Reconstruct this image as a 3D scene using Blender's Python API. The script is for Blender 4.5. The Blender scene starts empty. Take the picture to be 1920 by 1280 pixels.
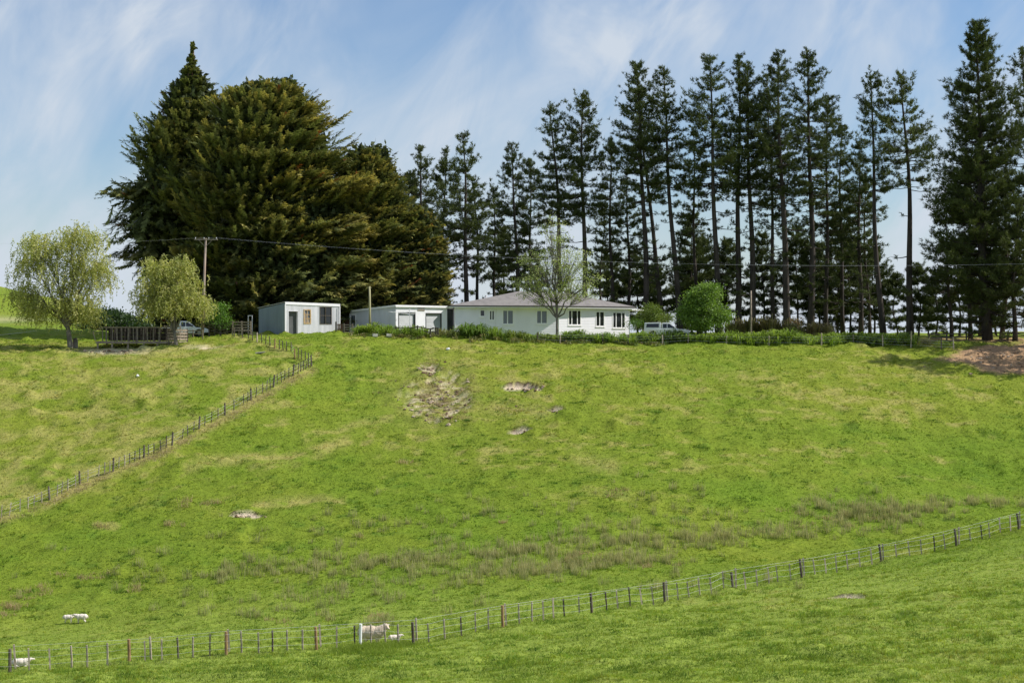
import bpy, math, random
import numpy as np
rng = np.random.default_rng(7)
random.seed(7)
F = 2667.0; HZ = 620.0; PI = math.pi
PITCH = math.atan((640 - HZ) / F)

# ------------------------------------------------------------------ numbers: noise and terrain
def vnoise(x, y, seed=0):
    xi = np.floor(x).astype(np.int64); yi = np.floor(y).astype(np.int64)
    xf = x - xi; yf = y - yi
    u = xf*xf*(3-2*xf); v = yf*yf*(3-2*yf)
    def h(a, b):
        n = (a*374761393 + b*668265263 + seed*1442695041) & 0xFFFFFFFF
        n = ((n ^ (n >> 13))*1274126177) & 0xFFFFFFFF
        n = (n ^ (n >> 16)) & 0xFFFF
        return n/65535.0
    return ((h(xi, yi)*(1-u)+h(xi+1, yi)*u)*(1-v) + (h(xi, yi+1)*(1-u)+h(xi+1, yi+1)*u)*v)*2-1
def fbm(x, y, seed=0, o=4):
    s = 0; a = 1.0; t = 0
    for k in range(o):
        s = s + a*vnoise(x*2**k, y*2**k, seed+k*17); t += a; a *= .5
    return s/t
def smooth(a, b, x):
    t = np.clip((x-a)/(b-a), 0, 1); return t*t*(3-2*t)

def W(px, py, d):                       # a pixel of the photo at a distance d
    return ((px-960)/F*d, d, -(py-HZ)/F*d)
CP = []
def c(px, *yd):
    for py, d in yd: CP.append(W(px, py, d))
# foreground paddock, fence line, valley, hill
c(-250, (1290, 63), (1262, 67)); c(0, (1280, 63), (1259, 67), (1170, 90), (1100, 97), (1000, 107), (900, 116), (800, 124), (700, 132), (662, 138), (640, 152))
c(240, (1280, 61), (1246, 67)); c(425, (1280, 60), (1232, 68))
c(300, (1158, 89), (1050, 100), (950, 110), (850, 119), (750, 128), (680, 135), (655, 140), (640,148))
c(600, (1280, 58), (1221, 69), (1135, 89))
c(700, (1050, 99), (950, 109), (850, 119), (750, 130), (680, 138), (635, 145))
c(775, (1280, 57), (1207, 70.5)); c(900, (1100, 92))
c(960, (1280, 55), (1175, 72.5), (1000, 103), (800, 124), (720, 133), (665, 141), (642, 147))
c(1250, (1280, 54), (1128, 80), (1062, 96), (1000, 103), (900, 113), (800, 124), (700, 137), (660, 143.5), (643, 149))
c(1500, (1280, 53), (1190, 65), (1086, 86), (1020, 103), (900, 115), (800, 126), (700, 138), (650, 147))
c(1700, (1280, 52), (1044, 91.5), (985, 108), (900, 117), (800, 128), (700, 139), (652, 148))
c(1920, (1280, 51), (1130, 68), (990, 97), (952, 113), (900, 119), (800, 129), (705, 140), (662, 147), (646, 154))
c(2150, (1280, 50), (935, 103), (900, 117), (800, 129), (700, 141), (650, 154))
c(-250, (1160, 90), (1000, 106), (800, 122), (690, 132), (650, 150))
c(560, (640, 142)); c(440, (636, 143))
# plateau and what lies beyond
for x in (-20, 10, 40, 75): CP += [(x, 162, -1.0), (x, 190, -.7), (x, 230, -.4), (x, 320, -1.2)]
CP += [(-35, 158, -.9), (-38, 185, -.9), (-40, 230, -1.2), (-40, 320, -3)]
c(100, (622, 170)); c(0, (612, 180), (548, 225)); c(70, (578, 222)); c(160, (604, 215)); c(-250, (600, 180), (500, 225))
CP += [(-80, 290, 2), (-130, 300, 6), (-60, 300, -2), (130, 240, -1), (130, 160, -2), (130, 110, -14), (130, 60, -14)]
# near ground up to the camera, below the frame
for x in (-60, -25, 0, 25, 60): CP += [(x, -15, 1-abs(x)*.03), (x, 5, -2.6-abs(x)*.02), (x, 25, -7.6-abs(x)*.02), (x, 40, -11.5 - (1.2 if x < -20 else 0))]
CP = np.array(CP)
def _phi(r2): return np.where(r2 > 1e-12, .5*r2*np.log(np.maximum(r2, 1e-12)), 0)
def _tps(P, lam=12.0):
    n = len(P); X = P[:, :2]/50.0
    K = _phi(((X[:, None]-X[None])**2).sum(-1)) + np.eye(n)*lam*1e-4
    A = np.zeros((n+3, n+3)); A[:n, :n] = K; A[:n, n] = 1; A[:n, n+1:] = X; A[n, :n] = 1; A[n+1:, :n] = X.T
    b = np.zeros(n+3); b[:n] = P[:, 2]
    return X, np.linalg.solve(A, b)
_TX, _TW = _tps(CP)
def base_z(x, y):
    x = np.asarray(x, float); y = np.asarray(y, float); shp = x.shape
    q = np.stack([x.ravel(), y.ravel()], 1)/50.0
    out = np.empty(len(q))
    for i in range(0, len(q), 20000):
        s = q[i:i+20000]
        r2 = ((s[:, None]-_TX[None])**2).sum(-1)
        out[i:i+20000] = _phi(r2) @ _TW[:-3] + _TW[-3] + s @ _TW[-2:]
    out = out.reshape(shp)
    r = np.hypot(x, y-100)
    k = smooth(170, 330, r)
    return out*(1-k) + (-6 - 14*smooth(300, 2500, r))*k
def photo(x, y, z):                     # where a world point falls in the photo
    return 960+F*x/np.maximum(y, 1), HZ - F*z/np.maximum(y, 1)
def lumps(x, y):
    w = fbm(x*.12, y*.12, 5, 3)*2.0
    a = fbm(x*.35+w, y*.5, 11, 3)
    b = fbm(x*1.1, y*1.6+w, 23, 2)
    t = np.maximum(0, fbm(x*.55, y*.8, 41, 2)-.32)        # lone tussocky mounds
    t2 = np.maximum(0, vnoise(x*1.0, y*1.25, 77)-.62)
    terr = vnoise(x*.05, (y+w*1.5)*.75, 61)                # sheep tracks along the contour
    hill = smooth(93, 105, y)
    k = smooth(30, 45, y)*(1-smooth(175, 260, np.hypot(x, y-100)))
    return k*(.17*a + .09*b*(1+.4*hill) + (.75*t + .6*t2)*(.6+.4*hill) + .11*terr*hill)
SLIPS = ((984, 722, 45, 9, .7), (1042, 769, 17, 7, .45), (976, 806, 23, 7, .45), (462, 966, 28, 6, .3), (1590, 1117, 40, 5, .35))
def slip_e(px, py, cx, cy, rx, ry):     # the big one is a crescent, its ends hanging lower
    return np.sqrt(((px-cx)/rx)**2 + ((py-cy-(11*((px-cx+9)/rx)**2 if rx == 45 else 0))/ry)**2)
def slips(x, y, z0):                    # small landslips: lowered floor, steep upper edge
    px, py = photo(x, y, z0)
    n = fbm(x*.7, y*.7, 91, 3)
    dz = np.zeros_like(z0); m = np.zeros_like(z0)
    for cx, cy, rx, ry, dep in SLIPS+((822, 742, 66, 46, .35), (805, 692, 24, 14, .4)):
        e = slip_e(px, py, cx, cy, rx, ry) + n*(.28 if ry < 12 else .62)
        k = 1-smooth(.80, 1.0, e)
        up = smooth(-.9*ry, .5*ry, (cy-py)) if dep > .4 or ry < 8 else 1
        dz -= dep*k*np.clip(up, .15, 1)
        m = np.maximum(m, k*(1 if ry < 20 else .6)*(smooth(-1.1*ry, -.1*ry, cy-py) if ry < 20 else 1))
    return dz, m
def ground_z(x, y):
    x = np.asarray(x, float); y = np.asarray(y, float)
    z0 = base_z(x, y)
    return z0 + lumps(x, y) + slips(x, y, z0)[0]
def gz(x, y): return float(ground_z(np.array([x]), np.array([y]))[0])
def hit(px, py, lo=45, hi=260):         # first ground point seen at a photo pixel
    t = np.linspace(lo, hi, 1500)
    z = base_z((px-960)/F*t, t) + lumps((px-960)/F*t, t)
    r = -(py-HZ)/F*t
    k = np.argmax(z >= r)
    if z[k] < r[k]: k = len(t)-1
    d = t[k]; return ((px-960)/F*d, d, float(z[k]))

# ------------------------------------------------------------------ scene, helpers
scn = bpy.context.scene
COL = scn.collection
def tag(o, label=None, cat=None, group=None, kind=None):
    if label: o['label'] = label
    if cat: o['category'] = cat
    if group: o['group'] = group
    if kind: o['kind'] = kind
    return o
def empty(name, loc=(0, 0, 0), rz=0, parent=None):
    o = bpy.data.objects.new(name, None); COL.objects.link(o)
    o.location = loc; o.rotation_euler = (0, 0, rz); o.empty_display_size = .3; o.parent = parent
    return o
def link(name, me, mat=None, parent=None, loc=(0, 0, 0), rot=(0, 0, 0), scale=(1, 1, 1)):
    o = bpy.data.objects.new(name, me); COL.objects.link(o)
    if mat is not None and not me.materials: me.materials.append(mat)
    o.parent = parent; o.location = loc; o.rotation_euler = rot; o.scale = scale
    return o
def vec(a): return np.array(a, float)
def unit(v): v = np.asarray(v, float); return v/np.maximum(np.linalg.norm(v, axis=-1, keepdims=True), 1e-9)

class MB:                               # boxes, tubes and plates gathered into one mesh
    def __init__(s): s.v = []; s.f = []; s.m = []; s.mi = 0
    def add(s, vs, fs):
        n = len(s.v); s.v += [tuple(map(float, p)) for p in vs]
        s.f += [tuple(n+i for i in f) for f in fs]; s.m += [s.mi]*len(fs)
    def box(s, a, b):
        x0, y0, z0 = a; x1, y1, z1 = b
        s.add([(x0, y0, z0), (x1, y0, z0), (x1, y1, z0), (x0, y1, z0), (x0, y0, z1), (x1, y0, z1), (x1, y1, z1), (x0, y1, z1)],
              [(3, 2, 1, 0), (4, 5, 6, 7), (0, 1, 5, 4), (1, 2, 6, 5), (2, 3, 7, 6), (3, 0, 4, 7)])
    def beam(s, a, b, w, h):            # a squared bar between two points
        a = vec(a); b = vec(b); d = unit(b-a); up = vec((0, 0, 1)) if abs(d[2]) < .9 else vec((0, 1, 0))
        x = unit(np.cross(d, up))*w/2; y = unit(np.cross(x, d))*h/2
        vs = [p+sx*x+sy*y for p in (a, b) for sx, sy in ((-1, -1), (1, -1), (1, 1), (-1, 1))]
        s.add(vs, [(3, 2, 1, 0), (4, 5, 6, 7), (0, 1, 5, 4), (1, 2, 6, 5), (2, 3, 7, 6), (3, 0, 4, 7)])
    def tube(s, pts, rad, n=6, cap=True):
        pts = [vec(p) for p in pts]
        if not hasattr(rad, '__len__'): rad = [rad]*len(pts)
        base = len(s.v); vs = []; fs = []
        ref = vec((.13, .97, .2))
        for i, p in enumerate(pts):
            d = unit(pts[min(i+1, len(pts)-1)]-pts[max(i-1, 0)])
            x = np.cross(d, ref)
            if np.linalg.norm(x) < .05: x = np.cross(d, vec((1, 0, 0)))
            x = unit(x); y = np.cross(d, x)
            for k in range(n):
                a = 2*PI*k/n; vs.append(p+rad[i]*(x*math.cos(a)+y*math.sin(a)))
        for i in range(len(pts)-1):
            for k in range(n):
                k2 = (k+1) % n; fs.append((i*n+k, i*n+k2, (i+1)*n+k2, (i+1)*n+k))
        if cap: fs.append(tuple(range(n))[::-1]); fs.append(tuple((len(pts)-1)*n+k for k in range(n)))
        s.add(vs, fs)
    def poly(s, vs): s.add(vs, [tuple(range(len(vs)))])
    def prism(s, prof, y0, y1, fn=None): # profile (x,z) pushed along y
        n = len(prof); vs = [(x, y0, z) for x, z in prof]+[(x, y1, z) for x, z in prof]
        fs = [tuple(range(n))[::-1], tuple(range(n, 2*n))]+[(i, (i+1) % n, n+(i+1) % n, n+i) for i in range(n)]
        s.add(vs, fs)
    def ball(s, c, r, nu=12, nv=8, tip=None):
        r = vec(r) if hasattr(r, '__len__') else vec((r, r, r)); vs = []; fs = []
        for j in range(nv+1):
            t = PI*j/nv
            for i in range(nu):
                p = 2*PI*i/nu; q = vec((math.sin(t)*math.cos(p), math.sin(t)*math.sin(p), math.cos(t)))*r
                if tip is not None: q = tip @ q
                vs.append(vec(c)+q)
        for j in range(nv):
            for i in range(nu): fs.append((j*nu+i, (j+1)*nu+i, (j+1)*nu+(i+1) % nu, j*nu+(i+1) % nu))
        s.add(vs, fs)
    def mesh(s, name, mats=None, smooth_=False):
        me = bpy.data.meshes.new(name); me.from_pydata(s.v, [], s.f); me.update()
        if mats is not None:
            for m in (mats if isinstance(mats, (list, tuple)) else [mats]): me.materials.append(m)
        me.polygons.foreach_set('material_index', s.m)
        if smooth_: me.polygons.foreach_set('use_smooth', [True]*len(me.polygons))
        return me
    def build(s, name, mats, parent=None, loc=(0, 0, 0), smooth_=False, rot=(0, 0, 0), bevel=0):
        o = link(name, s.mesh(name, mats, smooth_), None, parent, loc, rot)
        if bevel:
            b = o.modifiers.new('bevel', 'BEVEL'); b.width = bevel; b.segments = 2; b.limit_method = 'ANGLE'
        return o

class Soup:                             # many small leaf or blade faces, one mesh
    def __init__(s): s.V = []; s.T = []; s.C = []; s.n = 0
    def _push(s, V, T, C):
        s.V.append(V); s.T.append(T+s.n); s.C.append(C); s.n += len(V)
    def blades(s, P, D, L, Wd, col, tipcol=None, kite=False, side=None):
        n = len(P)
        if n == 0: return
        L = np.broadcast_to(np.asarray(L, float), (n,))[:, None]; Wd = np.broadcast_to(np.asarray(Wd, float), (n,))[:, None]
        col = np.broadcast_to(col, (n, 3)); tipcol = col if tipcol is None else np.broadcast_to(tipcol, (n, 3))
        D = unit(D)
        if side is None: side = rng.normal(size=(n, 3))
        S = unit(np.cross(D, side))*Wd/2
        i = np.arange(n)[:, None]
        if kite:
            V = np.stack([P, P+D*L*.45-S, P+D*L*.45+S, P+D*L], 1).reshape(-1, 3)
            T = np.concatenate([i*4+np.array([[0, 1, 2]]), i*4+np.array([[2, 1, 3]])])
            C = np.stack([col, col, col, tipcol], 1).reshape(-1, 3)
        else:
            V = np.stack([P-S, P+S, P+D*L], 1).reshape(-1, 3); T = i*3+np.array([[0, 1, 2]])
            C = np.stack([col, col, tipcol], 1).reshape(-1, 3)
        s._push(V, T, C)
    def arch(s, P, D, L, Wd, drop, col, tipcol):   # strap leaf: rises then bends over
        n = len(P); D = unit(D); side = np.stack([-D[:, 1], D[:, 0], np.zeros(n)], 1); S = unit(side+1e-6)*np.asarray(Wd).reshape(-1, 1)/2
        L = np.asarray(L).reshape(-1, 1)*np.ones((n, 1)); out = unit(D*np.array([1, 1, 0])+1e-6)
        M = P+D*L*.55; E = M+unit(D*.35+out*.8-np.array([0, 0, 1.0])*np.asarray(drop).reshape(-1, 1))*L*.5
        V = np.stack([P-S*.7, P+S*.7, M-S, M+S, E], 1).reshape(-1, 3); i = np.arange(n)[:, None]*5
        T = np.concatenate([i+np.array([[0, 1, 3]]), i+np.array([[0, 3, 2]]), i+np.array([[2, 3, 4]])])
        C = np.stack([col, col, col, col, tipcol], 1).reshape(-1, 3)
        s._push(V, T, C)
    def mesh(s, name, mat):
        V = np.concatenate(s.V).astype(np.float32); T = np.concatenate(s.T).astype(np.int32); C = np.concatenate(s.C)
        me = bpy.data.meshes.new(name); me.vertices.add(len(V)); me.vertices.foreach_set('co', V.ravel())
        me.loops.add(T.size); me.loops.foreach_set('vertex_index', T.ravel())
        me.polygons.add(len(T)); me.polygons.foreach_set('loop_start', np.arange(0, T.size, 3, dtype=np.int32))
        me.update(calc_edges=True)
        a = me.attributes.new('tint', 'FLOAT_COLOR', 'POINT')
        a.data.foreach_set('color', np.concatenate([np.clip(C, 0, 1), np.ones((len(C), 1))], 1).astype(np.float32).ravel())
        me.materials.append(mat); return me
    def build(s, name, mat, parent=None, loc=(0, 0, 0)): return link(name, s.mesh(name, mat), None, parent, loc)

# ------------------------------------------------------------------ materials
def nodes(name):
    m = bpy.data.materials.new(name); m.use_nodes = True; nt = m.node_tree; nt.nodes.clear()
    out = nt.nodes.new('ShaderNodeOutputMaterial'); return m, nt, out
def N(nt, t, **kw):
    n = nt.nodes.new(t)
    for k, v in kw.items():
        if k in n.inputs: n.inputs[k].default_value = v
        else: setattr(n, k, v)
    return n
def ramp(nt, fac, stops):
    r = nt.nodes.new('ShaderNodeValToRGB'); e = r.color_ramp.elements
    while len(e) < len(stops): e.new(.5)
    for el, (p, c_) in zip(e, stops): el.position = p; el.color = (*c_, 1) if len(c_) == 3 else c_
    nt.links.new(fac, r.inputs[0]); return r.outputs[0]
def leaf_mat(name, trans=.3, rough=.6, spec=.25, tcol=(1.15, 1.25, .55)):
    m, nt, out = nodes(name); L = nt.links.new
    a = N(nt, 'ShaderNodeAttribute', attribute_name='tint')
    p = N(nt, 'ShaderNodeBsdfPrincipled', Roughness=rough); p.inputs['Specular IOR Level'].default_value = spec
    L(a.outputs['Color'], p.inputs['Base Color'])
    mul = N(nt, 'ShaderNodeMix', data_type='RGBA', blend_type='MULTIPLY'); mul.inputs['Factor'].default_value = 1
    L(a.outputs['Color'], mul.inputs['A']); mul.inputs['B'].default_value = (*tcol, 1)
    t = N(nt, 'ShaderNodeBsdfTranslucent'); L(mul.outputs['Result'], t.inputs['Color'])
    mx = N(nt, 'ShaderNodeMixShader'); mx.inputs[0].default_value = trans
    L(p.outputs[0], mx.inputs[1]); L(t.outputs[0], mx.inputs[2]); L(mx.outputs[0], out.inputs[0])
    return m
def mat(name, col, rough=.7, var=.12, scale=3.0, stretch=(1, 1, 1), bump=0, metal=0, spec=.3, stain=None, detail=5):
    """painted, wooden or metal surface with uneven tone; stain=(colour, amount, scale, stretch)"""
    m, nt, out = nodes(name); L = nt.links.new
    tc = N(nt, 'ShaderNodeTexCoord'); oi = N(nt, 'ShaderNodeObjectInfo')
    mp = N(nt, 'ShaderNodeMapping'); mp.inputs['Scale'].default_value = stretch; L(tc.outputs['Object'], mp.inputs[0])
    ofs = N(nt, 'ShaderNodeMath', operation='MULTIPLY'); L(oi.outputs['Random'], ofs.inputs[0]); ofs.inputs[1].default_value = 37
    no = N(nt, 'ShaderNodeTexNoise', noise_dimensions='4D', Scale=scale, Detail=detail); L(mp.outputs[0], no.inputs['Vector']); L(ofs.outputs[0], no.inputs['W'])
    c_ = np.array(col)
    cr = ramp(nt, no.outputs['Fac'], [(.28, tuple(c_*(1-var*1.6))), (.5, tuple(c_)), (.74, tuple(np.minimum(c_*(1+var), .95)))])
    if stain:
        sc, am, ss, st = stain
        mp2 = N(nt, 'ShaderNodeMapping'); mp2.inputs['Scale'].default_value = st; L(tc.outputs['Object'], mp2.inputs[0])
        n2 = N(nt, 'ShaderNodeTexNoise', noise_dimensions='4D', Scale=ss, Detail=6.0); L(mp2.outputs[0], n2.inputs['Vector']); L(ofs.outputs[0], n2.inputs['W'])
        f = ramp(nt, n2.outputs['Fac'], [(.5-am*.3, (0, 0, 0)), (.78-am*.2, (am, am, am))])
        mx = N(nt, 'ShaderNodeMix', data_type='RGBA'); L(f, mx.inputs['Factor']); L(cr, mx.inputs['A']); mx.inputs['B'].default_value = (*sc, 1)
        cr = mx.outputs['Result']
    p = N(nt, 'ShaderNodeBsdfPrincipled', Roughness=rough, Metallic=metal); p.inputs['Specular IOR Level'].default_value = spec
    L(cr, p.inputs['Base Color'])
    if bump:
        b = N(nt, 'ShaderNodeBump', Strength=bump, Distance=.02); L(no.outputs['Fac'], b.inputs['Height']); L(b.outputs[0], p.inputs['Normal'])
    L(p.outputs[0], out.inputs[0]); return m
def glass_mat(name, col=(.015, .018, .02)):
    m, nt, out = nodes(name)
    p = N(nt, 'ShaderNodeBsdfPrincipled', Roughness=.06); p.inputs['Base Color'].default_value = (*col, 1); p.inputs['Specular IOR Level'].default_value = .6
    nt.links.new(p.outputs[0], out.inputs[0]); return m
M = {}
M['grass'] = leaf_mat('grass_blades', .42, .75, .10, (1.12, 1.2, .45))
M['rush'] = leaf_mat('rush_stems', .42, .6, .3, (1.1, 1.05, .8))
M['pine'] = leaf_mat('pine_needles', .18, .7, .12)
M['cyp'] = leaf_mat('cypress_foliage', .28, .7, .2, (1.1, 1.1, .7))
M['leaf'] = leaf_mat('broad_leaves', .35, .5, .35)
M['willow'] = leaf_mat('willow_leaves', .4, .55, .3)
M['bark_dark'] = mat('pine_bark', (.062, .050, .042), .9, .45, 2.5, (1, 1, .25), .8)
M['bark_grey'] = mat('grey_bark', (.17, .15, .125), .9, .4, 3, (1, 1, .4), .6)
M['bark_red'] = mat('cypress_bark', (.24, .13, .09), .9, .35, 2.5, (1, 1, .25), .6)
M['deadwood'] = mat('dead_wood', (.27, .25, .23), .9, .3, 4)
M['post_dark'] = mat('dark_timber_post', (.10, .075, .055), .85, .4, 9, (1, 1, .3), .5, stain=((.22, .2, .17), .5, 6, (1, 1, .4)))
M['post_grey'] = mat('weathered_batten', (.52, .43, .34), .9, .3, 9, (1, 1, .25), .5, stain=((.09, .07, .055), .5, 5, (1, 1, .6)))
M['post_rust'] = mat('rusty_brown_post', (.32, .20, .10), .85, .35, 8, (1, 1, .4), .4)
M['post_white'] = mat('white_post_paint', (.82, .82, .8), .6, .04, 6)
M['wire'] = mat('galvanised_wire', (.68, .69, .70), .5, .1, 4, metal=.2)
M['ins'] = mat('insulator_dark', (.05, .05, .05), .5)
M['timber'] = mat('weathered_rail_timber', (.33, .27, .21), .9, .3, 5, (1, 1, 1), .4, stain=((.12, .09, .07), .5, 3, (1, 1, 3)))
M['timber_mid'] = mat('grey_rail_timber', (.20, .17, .14), .9, .3, 5, (1, 1, 1), .4)
M['timber_dark'] = mat('old_dark_timber', (.12, .10, .085), .9, .35, 5, (1, 1, 1), .4)
M['timber_brown'] = mat('brown_fence_boards', (.16, .085, .055), .9, .3, 4, (3, 3, .6), .3)
M['tin_white'] = mat('pale_painted_iron', (.74, .72, .75), .5, .10, 1.1, (2.2, 2.2, .35), metal=.1, spec=.4, stain=((.42, .43, .46), .5, 1.2, (3, 3, .25)))
M['tin_blue'] = mat('blue_grey_iron', (.19, .235, .29), .55, .22, .9, (1.4, 1.4, .2), metal=.15, spec=.4, stain=((.30, .36, .41), .5, .8, (1.2, 1.2, .2)))
M['tin_grey'] = mat('light_grey_cladding', (.62, .62, .69), .55, .06, 1.0, (1, 1, .3), spec=.35)
M['white_paint'] = mat('white_wall_paint', (.86, .83, .86), .6, .04, 1.3, (1, 1, .6), spec=.3, stain=((.62, .62, .6), .25, 1.4, (1, 1, .4)))
M['board'] = mat('pale_weatherboard', (.83, .80, .86), .6, .04, 1.2, (1, 1, .5), spec=.3)
M['trim'] = mat('white_trim_paint', (.88, .85, .87), .5, .03, 3)
M['roof'] = mat('grey_brown_roof', (.20, .185, .18), .75, .12, 1.0, (1, 1, 1), spec=.3, stain=((.3, .28, .26), .4, 2, (1, 1, 1)))
M['roof_teal'] = mat('pale_green_roof', (.5, .63, .6), .5, .08, 2)
M['gutter'] = mat('dark_gutter', (.06, .055, .055), .5)
M['roller'] = mat('grey_roller_door', (.42, .43, .44), .5, .10, 1.5, (.6, .6, 3), metal=.2)
M['board_black'] = mat('dark_stained_boards', (.045, .038, .032), .9, .3, 4)
M['dark'] = mat('dark_interior', (.03, .032, .03), .9)
M['door_dark'] = mat('dark_grey_door', (.10, .105, .105), .7, .25, 2, (1, 1, .4))
M['ochre'] = mat('ochre_frame_paint', (.46, .27, .06), .7, .3, 5, stain=((.5, .42, .34), .7, 3, (1, 1, 1)))
M['concrete'] = mat('concrete', (.48, .45, .40), .9, .15, 4, bump=.3)
M['stone'] = mat('pale_stone', (.62, .58, .52), .9, .2, 4, bump=.5)
M['glass'] = glass_mat('window_glass')
M['glass_grey'] = glass_mat('window_glass_pale', (.12, .14, .16))
M['car_white'] = mat('white_car_paint', (.80, .81, .82), .3, .02, 1, spec=.5)
M['car_grey'] = mat('silver_car_paint', (.35, .36, .38), .3, .03, 1, spec=.5, metal=.4)
M['rubber'] = mat('tyre_rubber', (.03, .03, .03), .8)
M['rim'] = mat('wheel_rim', (.4, .4, .4), .4, metal=.7)
M['lamp'] = mat('lamp_lens', (.6, .5, .45), .2)
M['tail'] = mat('tail_lens', (.35, .03, .02), .3)
M['wool'] = mat('sheep_wool', (.70, .57, .42), .95, .18, 9, bump=1, stain=((.40, .33, .26), .5, 4, (1, 1, 1)))
M['lamb'] = mat('lamb_wool', (.72, .64, .56), .95, .10, 14, bump=1)
M['face'] = mat('sheep_face', (.72, .66, .60), .8, .1, 10)
M['eye'] = mat('animal_eye', (.02, .015, .01), .2)
M['hoof'] = mat('dark_hoof', (.08, .07, .06), .6)

# ------------------------------------------------------------------ ground
DRYLINES = [([(352, 878), (400, 862), (470, 858), (550, 856), (600, 845), (655, 828)], 9, .9),
            ([(480, 948), (540, 938), (600, 935), (640, 945)], 7, .8), ([(640, 800), (690, 790), (725, 778)], 9, .6),
            ([(1085, 858), (1120, 868), (1150, 872)], 12, .6), ([(470, 880), (560, 872)], 6, .5), ([(180, 985), (215, 985)], 6, .7),
            ([(930, 766), (1015, 770)], 13, .75), ([(800, 655), (812, 690)], 14, .6), ([(1590, 1062), (1740, 1030)], 5, .35)]
FENCE_PX = [(0, 972), (95, 936), (150, 908), (213, 882), (280, 854), (322, 834), (372, 804), (422, 778), (470, 751), (515, 723), (550, 704), (585, 686)]
FENCE2_PX = [(585, 686), (560, 670), (535, 658), (500, 646), (470, 637), (436, 630)]
def seg_d(px, py, pts):
    d = np.full(px.shape, 1e9)
    for (ax, ay), (bx, by) in zip(pts[:-1], pts[1:]):
        t = np.clip(((px-ax)*(bx-ax)+(py-ay)*(by-ay))/((bx-ax)**2+(by-ay)**2), 0, 1)
        d = np.minimum(d, np.hypot(px-ax-t*(bx-ax), py-ay-t*(by-ay)))
    return d
LUSH = vec((.132, .212, .018)); YEL = vec((.212, .250, .029)); DRY = vec((.36, .325, .105)); SOIL = vec((.70, .58, .45)); DIRT = vec((.42, .27, .155)); DARKG = vec((.085, .165, .020))
def mixc(a, b, k): return a+(b-a)*k[..., None]
def ground_masks(x, y, z0):
    px, py = photo(x, y, z0)
    n1 = fbm(x*.05, y*.09, 3, 3); n2 = fbm(x*.3, y*.5, 9, 3); n3 = fbm(x*1.3, y*1.8, 15, 2)
    near = 1-smooth(80, 96, y)
    yel = np.clip(.42+.55*n1+.30*n2+.15*smooth(900, 680, py), 0, 1)*(1-.55*near)
    # paddock left of the fence
    fx = np.interp(py, [p[1] for p in FENCE_PX][::-1], [p[0] for p in FENCE_PX][::-1])
    left = smooth(6, -6, px-fx)*(1-near)*smooth(1000, 960, py)*smooth(640, 655, py)
    left = np.where(py < 686, smooth(0, -6, px-np.interp(py, [630, 637, 646, 658, 670, 686], [436, 470, 500, 535, 560, 585]))*smooth(636, 650, py), left)
    n4 = fbm(x*.9, y*1.3, 27, 3)
    dry = np.clip(left*(.30+.5*n2+.45*n1+1.1*n4), 0, .58)
    dry = np.maximum(dry, .55*smooth(.25, .8, n2*.8+1.0*n4+.5*n1)*(1-near)*smooth(1000, 850, py))
    dry = np.maximum(dry, .45*np.exp(-((px-1360)/170)**2-((py-740)/42)**2)*np.clip(.5+n2+n4*1.8, 0, 1.6))
    dry = np.maximum(dry, .25*smooth(.2, .7, n4+n1)*near)
    dry = dry*np.clip(.68+1.1*n4+.5*n3, .1, 1.2)
    fd = seg_d(px+n3*5, py-7+n2*4, FENCE_PX); below = smooth(-8, 2, px-fx+6)
    dry = np.maximum(dry, .95*np.exp(-(fd/8.5)**2)*below*np.clip(.8+n3+n2, .25, 1))
    dry = np.maximum(dry, .7*np.exp(-(seg_d(px, py-3, FENCE2_PX)/5)**2)*np.clip(.7+n3, 0, 1))
    for pts, w, a in DRYLINES:
        dry = np.maximum(dry, a*np.exp(-(seg_d(px+n2*9, py+n2*6, pts)/w)**2)*np.clip(.8+n3*1.3, 0, 1))
    dry = np.maximum(dry, .75*np.exp(-((px-820)/75)**2-((py-740)/52)**2)*np.clip(.9+n3*1.2, 0, 1))
    soil = slips(x, y, z0)[1]; ns = fbm(x*2.0, y*2.5, 33, 2)
    soil = soil*np.where(((px-822)/80)**2+((py-735)/70)**2 < 1, np.clip(.25+ns*1.8, 0, 1), 1)
    soil = np.maximum(soil, .8*np.exp(-((px-215)/60)**2-((py-659)/5.5)**2)*np.clip(1+n3, 0, 1))
    soil = np.maximum(soil, .75*np.exp(-((px-385)/30)**2-((py-652)/4)**2)*np.clip(.7+n3*1.5, 0, 1))
    soil = np.maximum(soil, .6*np.exp(-((px-20)/60)**2-((py-600)/6)**2)*np.clip(.5+n3*1.5, 0, 1))
    e = np.sqrt(((px-2010)/235)**2+((py-672)/34)**2)+n2*.18+n3*.08
    dirt = (1-smooth(.85, 1.02, e))*smooth(120, 135, y)
    dirt = np.maximum(dirt, .8*smooth(.88, .95, 1-np.hypot((px-1850)/1800, (y-160)/60))*smooth(1700, 1760, px)*smooth(144, 149, y)*(1-smooth(175, 190, y)))
    dark = smooth(.30, .7, fbm(x*.8, y*1.1, 55, 2))*(.5+.3*n2)
    return yel, dry, soil, dirt, dark
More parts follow.
